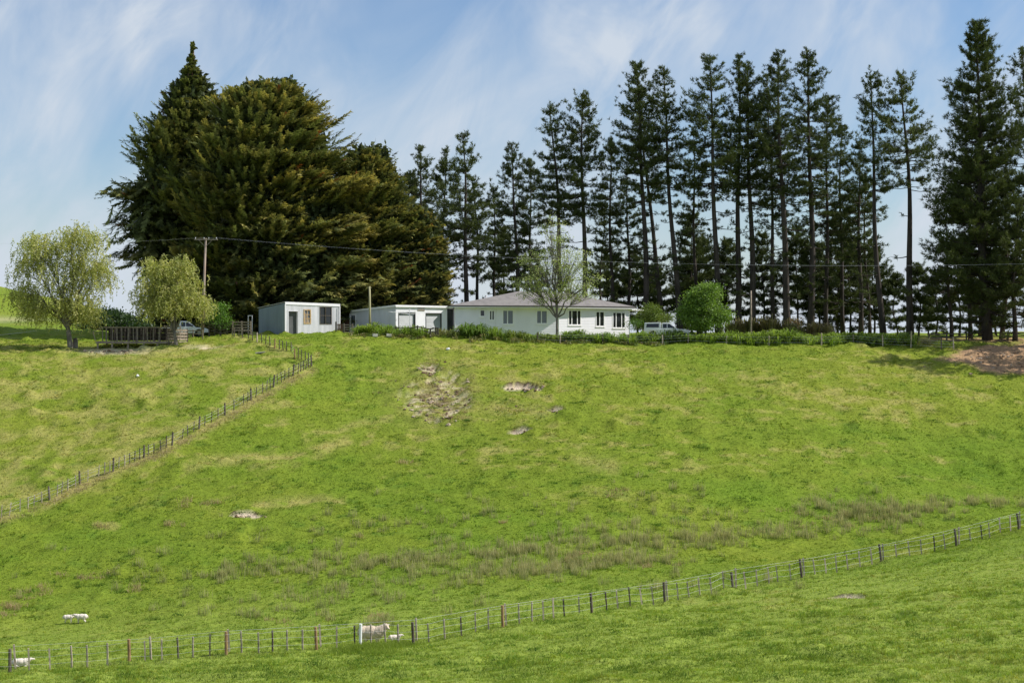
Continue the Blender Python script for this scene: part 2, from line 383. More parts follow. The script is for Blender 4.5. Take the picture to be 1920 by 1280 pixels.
def ground_col(x, y, z0):
    yel, dry, soil, dirt, dark = ground_masks(x, y, z0)
    c_ = mixc(mixc(np.broadcast_to(LUSH, x.shape+(3,)), YEL, yel), DARKG, np.clip(dark, 0, .6))
    nk = 1-smooth(76, 100, y); c_ = mixc(c_, np.broadcast_to(vec((.268, .335, .062)), c_.shape), nk*.68*(1-np.clip(dark, 0, 1)))
    c_ = mixc(c_, DRY, dry); c_ = mixc(c_, SOIL, soil)
    qx, qy = photo(x, y, z0); n5 = fbm(x*1.4, y*1.9, 71, 3); kb = np.exp(-((qx-825)/62)**2-((qy-738)/44)**2)*smooth(-.1, .45, n5)*.75; c_ = mixc(c_, np.broadcast_to(vec((.19, .135, .075)), c_.shape), kb); c_ = mixc(c_, DIRT, dirt)
    px, py = photo(x, y, z0); nn = fbm(x*1.7, y*2.0, 19, 2)
    for cx, cy, rx, ry, _d in SLIPS:  # dark upper rim: exposed topsoil, with the scarp's overhang shade painted into the colour
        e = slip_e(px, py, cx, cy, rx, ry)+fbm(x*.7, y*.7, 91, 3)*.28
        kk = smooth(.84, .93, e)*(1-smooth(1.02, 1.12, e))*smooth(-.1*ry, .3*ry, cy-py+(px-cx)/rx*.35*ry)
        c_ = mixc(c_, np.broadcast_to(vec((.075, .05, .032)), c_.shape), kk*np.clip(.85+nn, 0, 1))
    return c_, np.maximum(soil, dirt), dry
def axis(lo, hi, step, far, gro=1.18, cap=400):
    a = list(np.arange(lo, hi+1e-6, step)); s = step
    while a[-1] < far: s = min(s*gro, cap); a.append(a[-1]+s)
    b = []; s = step; p = lo
    while p > -far if lo < 0 else p > -400: s = min(s*gro, cap); p -= s; b.append(p)
    return np.array(b[::-1]+a)
gx = axis(-60, 60, .34, 6000); gy = axis(45, 162, .30, 6000)
XX, YY = np.meshgrid(gx, gy)
Z0 = base_z(XX, YY); ZZ = Z0+lumps(XX, YY)+slips(XX, YY, Z0)[0]
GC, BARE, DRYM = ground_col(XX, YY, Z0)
ny, nx = XX.shape
me = bpy.data.meshes.new('ground')
me.vertices.add(nx*ny); me.vertices.foreach_set('co', np.stack([XX, YY, ZZ], -1).astype(np.float32).ravel())
ii = (np.arange(ny-1)[:, None]*nx+np.arange(nx-1)[None]).ravel()
Q = np.stack([ii, ii+1, ii+nx+1, ii+nx], 1).astype(np.int32)
me.loops.add(Q.size); me.loops.foreach_set('vertex_index', Q.ravel()); me.polygons.add(len(Q)); me.polygons.foreach_set('loop_start', np.arange(0, Q.size, 4, dtype=np.int32))
me.update(calc_edges=True); me.polygons.foreach_set('use_smooth', np.ones(len(Q), bool))
at_ = me.attributes.new('tint', 'FLOAT_COLOR', 'POINT')
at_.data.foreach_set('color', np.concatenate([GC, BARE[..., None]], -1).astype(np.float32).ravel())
m, nt, out = nodes('pasture_ground'); L = nt.links.new
a = N(nt, 'ShaderNodeAttribute', attribute_name='tint'); tc = N(nt, 'ShaderNodeTexCoord')
n1 = N(nt, 'ShaderNodeTexNoise', Scale=4.0, Detail=6.0, Roughness=.65); L(tc.outputs['Object'], n1.inputs['Vector'])
n2 = N(nt, 'ShaderNodeTexNoise', Scale=14.0, Detail=4.0); L(tc.outputs['Object'], n2.inputs['Vector'])
cr = ramp(nt, n1.outputs['Fac'], [(.3, (.62, .62, .62)), (.5, (.95, .95, .95)), (.72, (1.25, 1.2, 1.1))])
mx = N(nt, 'ShaderNodeMix', data_type='RGBA', blend_type='MULTIPLY'); mx.inputs['Factor'].default_value = 1
L(a.outputs['Color'], mx.inputs['A']); L(cr, mx.inputs['B'])
p = N(nt, 'ShaderNodeBsdfPrincipled', Roughness=.95); p.inputs['Specular IOR Level'].default_value = .1
L(mx.outputs['Result'], p.inputs['Base Color'])
b = N(nt, 'ShaderNodeBump', Strength=.7, Distance=.12); ad = N(nt, 'ShaderNodeMath', operation='ADD'); L(n1.outputs['Fac'], ad.inputs[0]); L(n2.outputs['Fac'], ad.inputs[1]); L(ad.outputs[0], b.inputs['Height'])
L(b.outputs[0], p.inputs['Normal']); L(p.outputs[0], out.inputs[0])
me.materials.append(m)
tag(link('ground', me), kind='structure')

# ------------------------------------------------------------------ grass, rushes
def grass_points(y0, y1, dens):
    wmax = .37*y1*1.12+3; n = int((y1-y0)*2*wmax*dens)
    y = rng.uniform(y0, y1, n); x = rng.uniform(-wmax, wmax, n)
    k = np.abs(x) < .37*y*1.12+2
    return x[k], y[k]
gs = Soup()
for y0, y1, dens, nb, hh, ww in ((44, 58, 60, 5, .12, .022), (58, 76, 40, 5, .12, .028), (76, 98, 24, 4, .11, .036), (98, 125, 15, 4, .11, .048), (125, 156, 15, 4, .11, .055)):
    x, y = grass_points(y0, y1, dens)
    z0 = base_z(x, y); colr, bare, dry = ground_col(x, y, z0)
    k = rng.random(len(x)) > bare*1.0
    x, y, z0, colr, dry = x[k], y[k], z0[k], colr[k], dry[k]
    z = z0+lumps(x, y)+slips(x, y, z0)[0]
    cl = fbm(x*.8, y*1.1, 55, 2); hgt = hh*(.75+.9*smooth(0, .6, cl)+.5*np.clip(fbm(x*.25, y*.35, 66, 2), 0, 1))*(1+.3*dry)
    n = len(x); X = np.repeat(np.stack([x, y, z], 1), nb, 0)+rng.normal(size=(n*nb, 3))*np.array([.055, .055, 0])-np.array([0, 0, .015])
    D = rng.normal(size=(n*nb, 3))*np.array([.55, .55, .18])+np.array([0, 0, 1.0])
    v = rng.uniform(.76, 1.32, (n, 1))*(1+.24*fbm(x*1.6, y*2.4, 83, 2))[:, None]; hue = rng.normal(size=(n, 1))*.12
    cc = np.clip(colr*v*np.concatenate([1+hue, np.ones((n, 1)), 1-hue], 1), .01, .8)
    cc = np.repeat(cc, nb, 0)*rng.uniform(.85, 1.15, (n*nb, 1))
    H = np.repeat(hgt, nb)*rng.uniform(.5, 1.3, n*nb)
    gs.blades(X, D, H, ww*rng.uniform(.7, 1.4, n*nb), cc*.9, cc*1.12)
tag(gs.build('pasture_grass', M['grass']), 'short green pasture grass covering the paddocks', 'grass', kind='stuff')

def clumps(spec, nb, h, w, spread, ca, cb, soup, rad=.22):
    for cx, cy, rx, ry, n in spec:
        for _ in range(n):
            u, v = rng.normal(size=2)*.55
            px, py = cx+u*rx, cy+v*ry
            X = hit(px, py, 46, 160); s = rng.uniform(.55, 1.25); k = max(4, int(nb*s))
            P = np.array(X)+rng.normal(size=(k, 3))*np.array([rad*s, rad*s, 0]); P[:, 2] = X[2]-.05
            D = rng.normal(size=(k, 3))*np.array([spread, spread, .1])+np.array([0, 0, 1])
            t = rng.random((k, 1))*.6+rng.random()*.4
            ct = np.array(cb)*(1-t)+np.array(ca)*t
            soup.blades(P, D, h*s*rng.uniform(.5, 1.1, k), w, np.array(ca)*rng.uniform(.7, 1.1, (k, 1)), ct*rng.uniform(.8, 1.2, (k, 1)))
RUSH = [(1560, 958, 70, 20, 50), (1650, 960, 90, 22, 75), (1740, 955, 80, 14, 45), (1850, 945, 80, 9, 36), (1620, 985, 110, 14, 38), (1470, 1000, 70, 18, 36), (1350, 1005, 90, 22, 52),
        (1260, 1020, 90, 20, 42), (1130, 1015, 110, 26, 56), (1010, 1030, 100, 22, 50), (1060, 1064, 110, 12, 64), (1180, 1050, 110, 12, 56), (950, 1075, 90, 14, 48),
        (880, 1040, 110, 20, 42), (760, 1060, 110, 18, 44), (640, 1062, 110, 16, 42), (520, 1072, 110, 16, 34), (430, 1085, 60, 12, 14), (850, 1090, 120, 22, 20),
        (690, 1100, 160, 22, 22), (1200, 975, 300, 40, 26), (800, 985, 320, 45, 22), (1150, 930, 260, 40, 14), (260, 1080, 120, 30, 12), (600, 1130, 380, 30, 34), (1000, 1000, 420, 50, 50), (500, 1040, 300, 40, 26),
        (700, 1172, 22, 7, 5), (540, 1150, 200, 18, 10), (1100, 1105, 300, 18, 9), (1340, 1090, 200, 12, 6)]
TAN = [(20, 1140, 40, 16, 22), (70, 1115, 50, 14, 10), (160, 1078, 40, 10, 9), (715, 1160, 18, 9, 9), (1090, 1042, 60, 12, 12), (1560, 970, 120, 20, 18), (400, 945, 30, 6, 3), (322, 982, 16, 5, 5),
       (762, 868, 16, 5, 5), (950, 975, 12, 10, 4), (350, 942, 12, 8, 3), (670, 1006, 8, 5, 3), (1160, 925, 30, 10, 6), (850, 780, 50, 8, 5), (265, 1105, 20, 8, 4), (1240, 1060, 40, 8, 6), (540, 1165, 60, 12, 5), (190, 988, 16, 4, 4)]
rs = Soup()
clumps(RUSH, 34, .70, .034, .15, (.25, .29, .09), (.84, .72, .42), rs, .19)
clumps(TAN, 36, .42, .035, .38, (.38, .30, .15), (.66, .52, .31), rs, .22)
for k_ in range(190):
    j_ = rng.integers(len(FENCE_PX)-1); f_ = rng.random(); cx_ = FENCE_PX[j_][0]*(1-f_)+FENCE_PX[j_+1][0]*f_; cy_ = FENCE_PX[j_][1]*(1-f_)+FENCE_PX[j_+1][1]*f_
    clumps([(cx_+3, cy_+3+rng.random()*6, 4, 3, 1)], 34, .30, .034, .45, (.40, .33, .17), (.72, .60, .38), rs, .35)
for px_ in np.arange(10, 1920, 24):
    if rng.random() < .6: py_ = float(np.interp(px_, [17, 240, 425, 775, 943, 1110, 1250, 1378, 1508, 1655, 1794, 1911], [1258, 1245, 1231, 1207, 1177, 1147, 1128, 1106, 1084, 1054, 1026, 994])); clumps([(px_, py_+1, 10, 1.5, 2)], 30, .26, .022, .4, (.16, .22, .05), (.42, .40, .17), rs, .25)
clumps([(822, 740, 78, 40, 70), (805, 690, 24, 12, 12), (975, 766, 50, 8, 14)], 26, .24, .04, .6, (.24, .20, .10), (.56, .45, .27), rs, .25)
for cx_, cy_, rx_, ry_, _d in SLIPS[:4]:                               # turf hanging over the upper lip
    for t_ in np.linspace(.12, .95, int(rx_*.4)):
        a_ = math.pi*t_; xx_ = cx_+math.cos(a_)*rx_*.97; yy_ = cy_-math.sin(a_)*ry_*1.02+(11*((xx_-cx_+9)/rx_)**2 if rx_ == 45 else 0)
        clumps([(xx_, yy_, .5, .3, 1)], 16, .15, .035, .7, (.09, .12, .03), (.22, .26, .07), rs, .12)
clumps([(1870, 668, 90, 20, 130), (1800, 650, 70, 6, 60), (1900, 690, 60, 14, 50)], 20, .16, .03, 2.2, (.20, .13, .08), (.55, .38, .22), rs, .5)
tag(rs.build('rushes', M['rush']), 'brown rushes and tan tussocks growing along the wet valley floor', 'rushes', kind='stuff')
ts = Soup()
DKX = [(1000, 860, 700, 110, 90), (1500, 760, 500, 70, 60), (700, 900, 400, 80, 40), (300, 1060, 300, 60, 26)]
DKT = [(850, 785, 60, 12, 12), (960, 850, 260, 60, 45), (300, 1020, 260, 60, 30), (1400, 830, 400, 90, 40), (1000, 670, 400, 25, 30), (650, 680, 130, 25, 16), (250, 760, 250, 70, 26), (1250, 950, 400, 40, 26),
       (600, 1150, 500, 40, 20), (1500, 1180, 400, 60, 24), (1000, 1230, 600, 40, 26), (500, 1250, 400, 20, 12), (1780, 780, 160, 80, 20), (200, 1090, 150, 25, 20), (700, 940, 250, 60, 22)]
clumps(DKT, 60, .22, .04, .75, (.065, .135, .022), (.14, .25, .04), ts, .24)
clumps(DKX, 50, .20, .045, .75, (.075, .15, .025), (.16, .27, .045), ts, .26)
clumps([(960, 1262, 1100, 26, 60), (1400, 1200, 560, 50, 46), (420, 1264, 500, 14, 26), (1000, 1235, 700, 26, 34), (700, 1240, 60, 8, 6)], 150, .22, .026, .7, (.075, .14, .02), (.19, .29, .05), ts, .42)
clumps([(960, 1258, 1100, 28, 120), (1400, 1190, 560, 60, 80)], 90, .19, .024, .7, (.20, .27, .05), (.38, .44, .11), ts, .38)
tag(ts.build('tussocks', M['grass']), 'darker green tufts standing up from the shorter pasture', 'tussock grass', kind='stuff')

cd = MB(); rc = np.random.default_rng(77)
for cx, cy, rx, ry, n in ((822, 742, 58, 36, 120), (805, 690, 18, 9, 22), (984, 728, 32, 4, 16), (1042, 772, 13, 3, 6), (976, 809, 16, 3, 7), (462, 968, 20, 3, 8), (1880, 676, 60, 18, 60), (215, 660, 40, 3, 20)):
    for _ in range(n):
        X = hit(cx+rc.normal()*rx*.6, cy+rc.normal()*ry*.6, 60, 158); s_ = rc.uniform(.05, .17); cd.mi = int(rc.integers(3)); k0 = len(cd.v)
        cd.ball((X[0], X[1], gz(X[0], X[1])+s_*.2), (s_*rc.uniform(.8, 1.6), s_, s_*.7), 6, 4)
        for q_ in range(k0, len(cd.v)): cd.v[q_] = tuple(vec(cd.v[q_])+rc.normal(size=3)*s_*.18)
tag(cd.build('soil_clods', [mat('pale_clod', (.50, .40, .30), .95, .2, 6), mat('brown_clod', (.20, .13, .08), .95, .3, 6), mat('grey_clod', (.34, .25, .17), .95, .2, 6)]), 'loose clods of earth lying on the bare patches', 'soil', kind='stuff')

# ------------------------------------------------------------------ trees
def place(px, d, py=None):              # ground point under a photo column at distance d
    x = (px-960)/F*d; return (x, d, gz(x, d))
def top_z(py, d): return -(py-HZ)/F*d
PG = vec((.042, .058, .021)); PG2 = vec((.084, .102, .033)); PG3 = vec((.125, .145, .050))
def pine(px, pyt, d, R=3.2, lean=0, c0=.42, dens=1.0, low=.35, pale=0, thick=1.0, seed=0, label='', group='tall pines in the shelter row', name='pine_tree', bushy=0):
    r = np.random.default_rng(seed+int(px)); base = vec(place(px, d)); H = top_z(pyt, d)-base[2]
    t0 = empty(name, base); tag(t0, label, 'tree', group)
    lx = lean/F*d; b1, b2 = r.normal(size=2)*.20
    def axis_(t): return vec((lx*t+b1*math.sin(t*PI)+.12*math.sin(t*9+b2*9), b2*math.sin(t*PI*1.3)*.6, H*t))
    r0 = (.14+.0078*H)*thick
    mb = MB(); T = np.linspace(0, 1, 12); T[0] = -.02
    mb.tube([axis_(t) for t in T], [r0*(1.25 if t <= 0 else 1)*(1-.93*max(t, 0)**1.1)+.02 for t in T], 7)
    fol = Soup(); P = []; D = []; Ls = []; C = []
    nb = int(H*6.4*dens); R = R*1.05
    for i in range(nb):
        u = r.random(); t = c0*.28+(1-c0*.28)*u
        if t < c0 and r.random() > low: continue
        t = min(t, .995)
        whorl = round(t*H/1.1)*1.1/H; t = t*.35+whorl*.65 if r.random() < .8 else t
        t = min(max(t, .03), .995)
        q = (t-c0)/(1-c0)
        rad = R*((1-q)**.62*(.62+.5*min(1, q*3)) if q > 0 else .72*r.uniform(.4, 1.0))*r.uniform(.55, 1.15)+.25
        if r.random() < .10: rad *= 1.28
        az = r.uniform(0, 2*PI)
        rad *= 1+.34*float(vnoise(vec([t*8.0]), vec([az*.8+3]), seed+int(px))[0])
        el = math.radians((-8+r.normal()*10) + (58*max(q, 0)**1.3))
        h = vec((math.cos(az), math.sin(az), 0)); A = axis_(t)
        up = rad*math.tan(el)*.6; tipup = rad*(.10+.25*max(q, 0)+.1*r.random())
        pts = [A, A+h*rad*.35+vec((0, 0, up*.3-.05*rad)), A+h*rad*.72+vec((0, 0, up*.65-.04*rad)), A+h*rad+vec((0, 0, up+tipup*.5))]
        br = max(.018, r0*.22*(1-t)+.012)
        mb.tube(pts, [br, br*.75, br*.5, .012], 4, False)
        nt_ = int((3+rad*4.6)*(1+.5*bushy))
        if q < 0: nt_ = int(nt_*r.uniform(.15, .95))
        s = r.uniform(.30 if q > .1 else .45, 1.02, nt_)
        seg = np.clip((s*3).astype(int), 0, 2); fr = (s*3-seg)[:, None]; pp = np.array(pts)
        B = pp[seg]*(1-fr)+pp[seg+1]*fr
        off = r.normal(size=(nt_, 3))*np.array([.20, .20, .12])*(.4+.22*rad); off[:, 2] += .05*rad
        P.append(B+off); dd = h*.75+off*.5+np.array([0, 0, .35+.75*max(q, 0)])+r.normal(size=(nt_, 3))*.25
        D.append(unit(dd)); Ls.append(np.full(nt_, .34+.05*rad))
        k = r.random((nt_, 1))*.8+r.random()*.4; cc = PG*(1-np.clip(k, 0, 1))+PG2*np.clip(k, 0, 1)
        w_ = pale*(.35+.65*r.random((nt_, 1))); C.append(cc*(1-w_)+PG3*w_)
    # leader
    n_ = 26; tt = r.uniform(.90, 1.0, n_); P.append(np.array([axis_(t) for t in tt])+r.normal(size=(n_, 3))*.10); D.append(unit(r.normal(size=(n_, 3))*.35+np.array([0, 0, 1]))); Ls.append(np.full(n_, .42)); C.append(np.repeat(PG2[None], n_, 0))
    P = np.concatenate(P); D = np.concatenate(D); Ls = np.concatenate(Ls); C = np.concatenate(C)
    K = 11
    Pk = np.repeat(P, K, 0)+rng.normal(size=(len(P)*K, 3))*.07; Dk = np.repeat(D, K, 0)*.85+rng.normal(size=(len(P)*K, 3))*.55
    Lk = np.repeat(Ls, K)*rng.uniform(.6, 1.15, len(P)*K); Ck = np.repeat(C, K, 0)*rng.uniform(.75, 1.3, (len(P)*K, 1))
    fol.blades(Pk, Dk, Lk*.9, .075, Ck, Ck*1.3)
    mb.build('trunk', M['bark_dark'] if pale < .9 else M['bark_grey'], t0, smooth_=True)
    fol.build('crown', M['pine'], t0)
    return t0
FRONT = 'tall pines in the shelter row'
PINES = [ # px at foot, top py, distance, crown radius, lean px at top, crown start, density, low clumps, pale, thickness, label
 (794, 276, 176, 3.9, -8, .2, 1.25, .8, .1, 1, 'bushy dark pine rising just right of the big cypress mass'),
 (832, 282, 182, 3.4, 4, .3, 1.0, .6, .1, .8, 'dark pine filling the gap between the cypress mass and the slender pines'),
 (872, 254, 172, 3.0, -4, .34, 1.05, .35, .3, 1, 'slender pine with its trunk just left of the house roof'),
 (896, 335, 178, 2.5, -8, .34, .8, .3, .4, .8, 'shorter pine crowding the slender pine left of the house roof'),
 (931, 352, 184, 2.2, -3, .34, .85, .5, 0, .8, 'narrow pine above the left end of the house roof'),
 (968, 270, 178, 2.9, -10, .34, 1.0, .4, 0, .9, 'pine with open top standing over the peak of the house roof'),
 (1052, 206, 176, 3.5, -20, .50, 1.05, .35, .1, 1, 'open topped pine behind the pale garden tree, the left one of two'),
 (1098, 176, 176, 3.3, -8, .50, 1.1, .3, .1, 1, 'thick topped pine behind the pale garden tree, the right one of two'),
 (1128, 392, 184, 2.2, 6, .3, .75, .5, 0, .6, 'crooked short pine in the gap right of the pale garden tree'),
 (1178, 318, 182, 3.0, -4, .35, .9, .35, 0, .8, 'shorter dark pine beneath the first very tall one'),
 (1212, 122, 174, 3.9, -20, .50, 1.3, .22, .05, 1, 'very tall pine with a dense top above the right end of the house'),
 (1248, 165, 178, 2.8, -50, .55, .8, .22, 0, .9, 'leaning pine squeezed between two taller ones above the porch'),
 (1276, 128, 174, 3.3, -34, .55, 1.15, .2, .1, .95, 'tall pine leaning left above the olive shrub'),
 (1347, 110, 172, 3.9, -18, .52, 1.15, .25, .1, 1, 'tall pine standing directly behind the round green tree'),
 (1383, 106, 174, 3.3, 2, .52, 1.1, .25, 0, 1, 'tall pine just left of the slim pole, its trunk nearly upright'),
 (1413, 128, 174, 3.1, -14, .48, 1.05, .2, 0, 1.05, 'tall pine rising right behind the slim pole'),
 (1451, 142, 180, 2.8, -12, .42, .9, .3, 0, .7, 'thin pine behind, left of the thick leaning trunk over the flax'),
 (1479, 102, 172, 3.7, -22, .50, 1.15, .25, .05, 1.1, 'tall pine with a thick leaning trunk over the flax bed'),
 (1521, 95, 174, 3.0, -10, .42, 1.1, .4, 0, 1.05, 'tall spired pine with dark foliage down to the flax bed'),
 (1550, 186, 178, 3.7, 2, .42, 1.15, .4, .05, .8, 'broad pine with ragged side branches beside the spired one'),
 (1614, 268, 176, 2.5, -4, .38, 1.15, .5, 0, .95, 'shorter double topped dark pine in the wide gap'),
 (1632, 330, 180, 2.0, -12, .38, .8, .4, 0, .7, 'thin companion pine touching the double topped one'),
 (1655, 142, 170, 3.2, -22, .55, .95, .15, .2, .95, 'light open pine, left one of the pair right of the wide gap'),
 (1706, 142, 168, 3.6, -18, .56, .95, .12, .7, 1.1, 'pale open pine with a thick bare trunk, right one of the pair'),
 (1783, 372, 166, 3.2, -16, .3, 1.0, .5, .1, .8, 'medium pine at the left edge of the dense right hand group'),
 (1818, 300, 162, 3.4, -8, .35, 1.0, .4, .1, .8, 'pine half hidden behind the tallest bushy pine'),
 (1850, 46, 158, 5.0, -20, .14, 2.1, .95, .22, 1.25, 'tallest bushy pine at right with foliage almost to the ground'),
 (1880, 300, 164, 3.3, 4, .3, 1.0, .45, .3, .9, 'pine on the right flank of the tallest bushy pine'),
 (1902, 380, 156, 3.8, 6, .18, 1.1, .7, .5, 1, 'leafy lower pine at the right edge above the bare dirt'),
 (1932, 92, 160, 3.6, -16, .3, 1.2, .5, .2, 1.1, 'tall pine cut by the right edge of the view'),

 (1150, 262, 180, 2.6, -6, .42, .9, .3, 0, .8, 'slim pine between the pale garden tree and the first very tall pine'),
 (1310, 240, 180, 2.4, -10, .5, .8, .2, 0, .8, 'slim pine half hidden behind the tall pine over the round green tree'),
 (1582, 235, 184, 2.6, -4, .4, .95, .4, 0, .8, 'slim pine behind the right end of the flax bed'),
 (1000, 300, 182, 2.4, -6, .4, .9, .35, 0, .75, 'slim pine just left of the pale garden tree'),
 (1840, 220, 168, 3.4, 0, .3, 1.0, .5, .1, .9, 'pine standing close behind the tallest bushy pine'),
 (2050, 150, 150, 4.2, 0, .15, 1.2, .9, .1, 1.1, 'pine just beyond the right edge that shades the bare dirt'),
 (2100, 200, 143, 4.2, 0, .15, 1.2, .9, .1, 1.1, 'nearer pine beyond the right edge that shades the bare dirt'),
]
for i, (px, py, d, R, ln, c0, dn, lo, pale, th, lab) in enumerate(PINES):
    pine(px, py, d, R, ln, c0, dn, lo, pale, th, 100+i*7, lab, FRONT, bushy=1 if R > 4.5 else 0)
BACK = [(770, 330, 186, 3.6, 'dark pine crown peeping between the cypress mass and the bushy pine'), (1000, 470, 196, 2.4, 'small dark pine behind the house ridge'), (1142, 470, 192, 2.8, 'small dark pine behind the right slope of the house roof'),
 (1196, 480, 190, 3.2, 'low dark pine behind the porch end of the house'), (1232, 500, 196, 3.2, 'low dark pine above the olive shrub'), (1296, 400, 188, 3.0, 'low dark pine behind the left side of the round green tree'),
 (1318, 450, 192, 3.4, 'low dense pine behind the top of the round green tree'), (1366, 455, 192, 3.0, 'low pine between the round green tree and the slim pole'), (1432, 440, 190, 2.6, 'low pine just right of the slim pole'),
 (1500, 430, 190, 3.0, 'low dark pine between the leaning trunk and the spired pine'), (1536, 460, 192, 3.2, 'low dark pine behind the middle of the flax bed'), (1572, 420, 188, 3.2, 'low dark pine behind the right half of the flax bed'),
 (1596, 450, 190, 3.0, 'low dark pine at the right end of the flax bed'), (1640, 470, 192, 2.8, 'low pine behind the shorter double topped pine'), (1683, 520, 188, 2.2, 'small thin pine between the open pair'),
 (1724, 500, 182, 2.2, 'small pine right of the pale open pine'), (1757, 512, 180, 2.0, 'small pine in the bright gap left of the dense group'), (1740, 560, 200, 1.8, 'smallest pine far back in the bright gap'),
 (1800, 480, 172, 2.6, 'small pine low in the dense right hand group'), (1866, 470, 174, 2.8, 'small dark pine behind the foot of the tallest pine'), (948, 430, 196, 2.2, 'small dark pine over the left slope of the house roof')]
for i, (px, py, d, R, lab) in enumerate(BACK):
    pine(px, py, d, R*1.12, -4, .22, 1.75, .8, 0, .55, 900+i*5, lab, 'low dark pines behind the shelter row', bushy=1)

def cypress(px, pyt, pyb, d, prof, label, seed, nspray, shift=0, golden=.4, spire=0, hang=0, dead=24, name='cypress_tree'):
    """prof: [(photo y, left px, right px)] outline of the crown; the crown is round about its trunk"""
    r = np.random.default_rng(seed); base = vec(place(px, d)); t0 = empty(name, base)
    tag(t0, label, 'tree', 'big cypresses left of the house')
    ys = vec([p[0] for p in prof]); zs = -(ys-HZ)/F*d-base[2]; xl = (vec([p[1] for p in prof])-960)/F*d-base[0]; xr = (vec([p[2] for p in prof])-960)/F*d-base[0]
    o = np.argsort(zs); zs, xl, xr = zs[o], xl[o], xr[o]
    H = zs[-1]
    # area weighted heights
    g = np.linspace(zs[0], zs[-1], 300); w = np.interp(g, zs, xr-xl)+.6+spire*4.0*(g > .62*zs[-1]); cdf = np.cumsum(w)/w.sum()
    z = np.interp(r.random(nspray), cdf, g); az = r.uniform(-PI, PI, nspray)
    az = np.where(np.sin(az) > 0, np.where(r.random(nspray) < .55, -az, az), az)      # more of it grows on the open side
    L_, R_ = np.interp(z, zs, xl), np.interp(z, zs, xr); cx = (L_+R_)/2; rx = (R_-L_)/2
    big = 1+.20*fbm(az*2.2+seed, z*.22, seed, 2)+.26*fbm(az*4.5+z*.15, z*.55, seed+5, 2)
    rad = np.sqrt(r.uniform(.30, 1.0, nspray))*big; core = rad < .70
    if spire: tier = np.mod(z/1.45, 1); rx = rx*np.where(z > .62*zs[-1], .45+.75*(1-tier), 1)
    ry = np.minimum(rx, 9.5)*.9+.3
    nbo = nspray//42; bi = r.integers(0, nbo, nspray)                                # boughs: flat plates of sprays
    zb_ = np.interp(r.random(nbo), cdf, g); ab = r.uniform(-PI, PI, nbo); ab = np.where((np.sin(ab) > 0) & (r.random(nbo) < .6), -ab, ab); rb = r.uniform(.74, 1.06, nbo)+.16*(r.random(nbo) < .16); gb = r.random(nbo)
    onb = r.random(nspray) < .80
    if spire: onb &= z < .62*zs[-1]
    z = np.where(onb, zb_[bi], z); az = np.where(onb, ab[bi], az)
    L_, R_ = np.interp(z, zs, xl), np.interp(z, zs, xr); cx = (L_+R_)/2; rx = (R_-L_)/2
    if spire: tier = np.mod(z/1.45, 1); rx = rx*np.where(z > .62*zs[-1], .45+.75*(1-tier), 1)
    rx = rx*(1+.22*fbm(z*.4+seed, az*1.6, seed+2, 2)); rad = np.where(onb, rb[bi], rad); core = core & ~onb
    ry = np.minimum(rx, 9.5)*.9+.3; sc_ = np.clip(rx/5, .15, 1)
    P = np.stack([cx+np.cos(az)*rx*rad, np.sin(az)*ry*rad, z], 1)
    out = np.stack([np.cos(az), np.sin(az), np.zeros(nspray)], 1); tan_ = np.stack([-np.sin(az), np.cos(az), np.zeros(nspray)], 1)
    lat = r.normal(size=nspray)*1.55*sc_*onb; inn = r.uniform(0, 1, nspray)**1.2*3.0*sc_*onb
    P = P+tan_*lat[:, None]-out*(inn+.16*lat**2)[:, None]; P[:, 2] += onb*(r.normal(size=nspray)*.16-.22*np.abs(lat)-.10*inn)
    out = unit(out+tan_*(lat*.28)[:, None])
    hz = z/H
    up = .05+.65*hz**2-.55*hang*(hz < .5)*(np.cos(az) < 0)+r.normal(size=nspray)*.20
    D = unit(out+np.array([.30, 0, 0])+up[:, None]*np.array([0, 0, 1])+r.normal(size=(nspray, 3))*.17)
    Ln = np.clip(rx*.42, .45, 3.0)*r.uniform(.6, 1.2, nspray)
    P = P-D*Ln[:, None]*.75
    bough = fbm(az*3+seed, z*.5, seed+9, 3)
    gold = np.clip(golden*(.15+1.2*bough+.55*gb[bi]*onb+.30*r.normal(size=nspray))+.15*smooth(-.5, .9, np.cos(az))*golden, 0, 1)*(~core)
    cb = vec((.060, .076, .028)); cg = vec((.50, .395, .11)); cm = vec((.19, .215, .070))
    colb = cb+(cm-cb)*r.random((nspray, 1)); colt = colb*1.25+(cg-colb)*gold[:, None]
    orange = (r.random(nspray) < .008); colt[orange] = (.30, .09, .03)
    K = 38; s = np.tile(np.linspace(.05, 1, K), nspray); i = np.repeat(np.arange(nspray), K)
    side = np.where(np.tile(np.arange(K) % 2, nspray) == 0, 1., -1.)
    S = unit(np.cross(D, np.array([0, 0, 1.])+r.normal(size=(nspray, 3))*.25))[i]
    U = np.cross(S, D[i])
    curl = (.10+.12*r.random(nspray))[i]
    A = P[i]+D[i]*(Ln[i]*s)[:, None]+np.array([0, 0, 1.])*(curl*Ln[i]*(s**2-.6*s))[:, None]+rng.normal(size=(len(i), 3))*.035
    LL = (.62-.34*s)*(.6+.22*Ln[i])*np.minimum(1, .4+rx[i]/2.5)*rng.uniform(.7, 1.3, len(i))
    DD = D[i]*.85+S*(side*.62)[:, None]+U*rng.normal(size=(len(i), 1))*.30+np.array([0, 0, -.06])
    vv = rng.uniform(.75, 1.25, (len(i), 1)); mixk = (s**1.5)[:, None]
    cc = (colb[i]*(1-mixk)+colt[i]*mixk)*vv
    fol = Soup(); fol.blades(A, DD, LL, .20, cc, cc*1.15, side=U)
    nf = int(nspray*3.6); zf_ = np.interp(r.random(nf), cdf, g); l2, r2 = np.interp(zf_, zs, xl), np.interp(zf_, zs, xr); a2 = r.uniform(-PI, PI, nf); q2 = np.sqrt(r.uniform(.0, .46, nf))
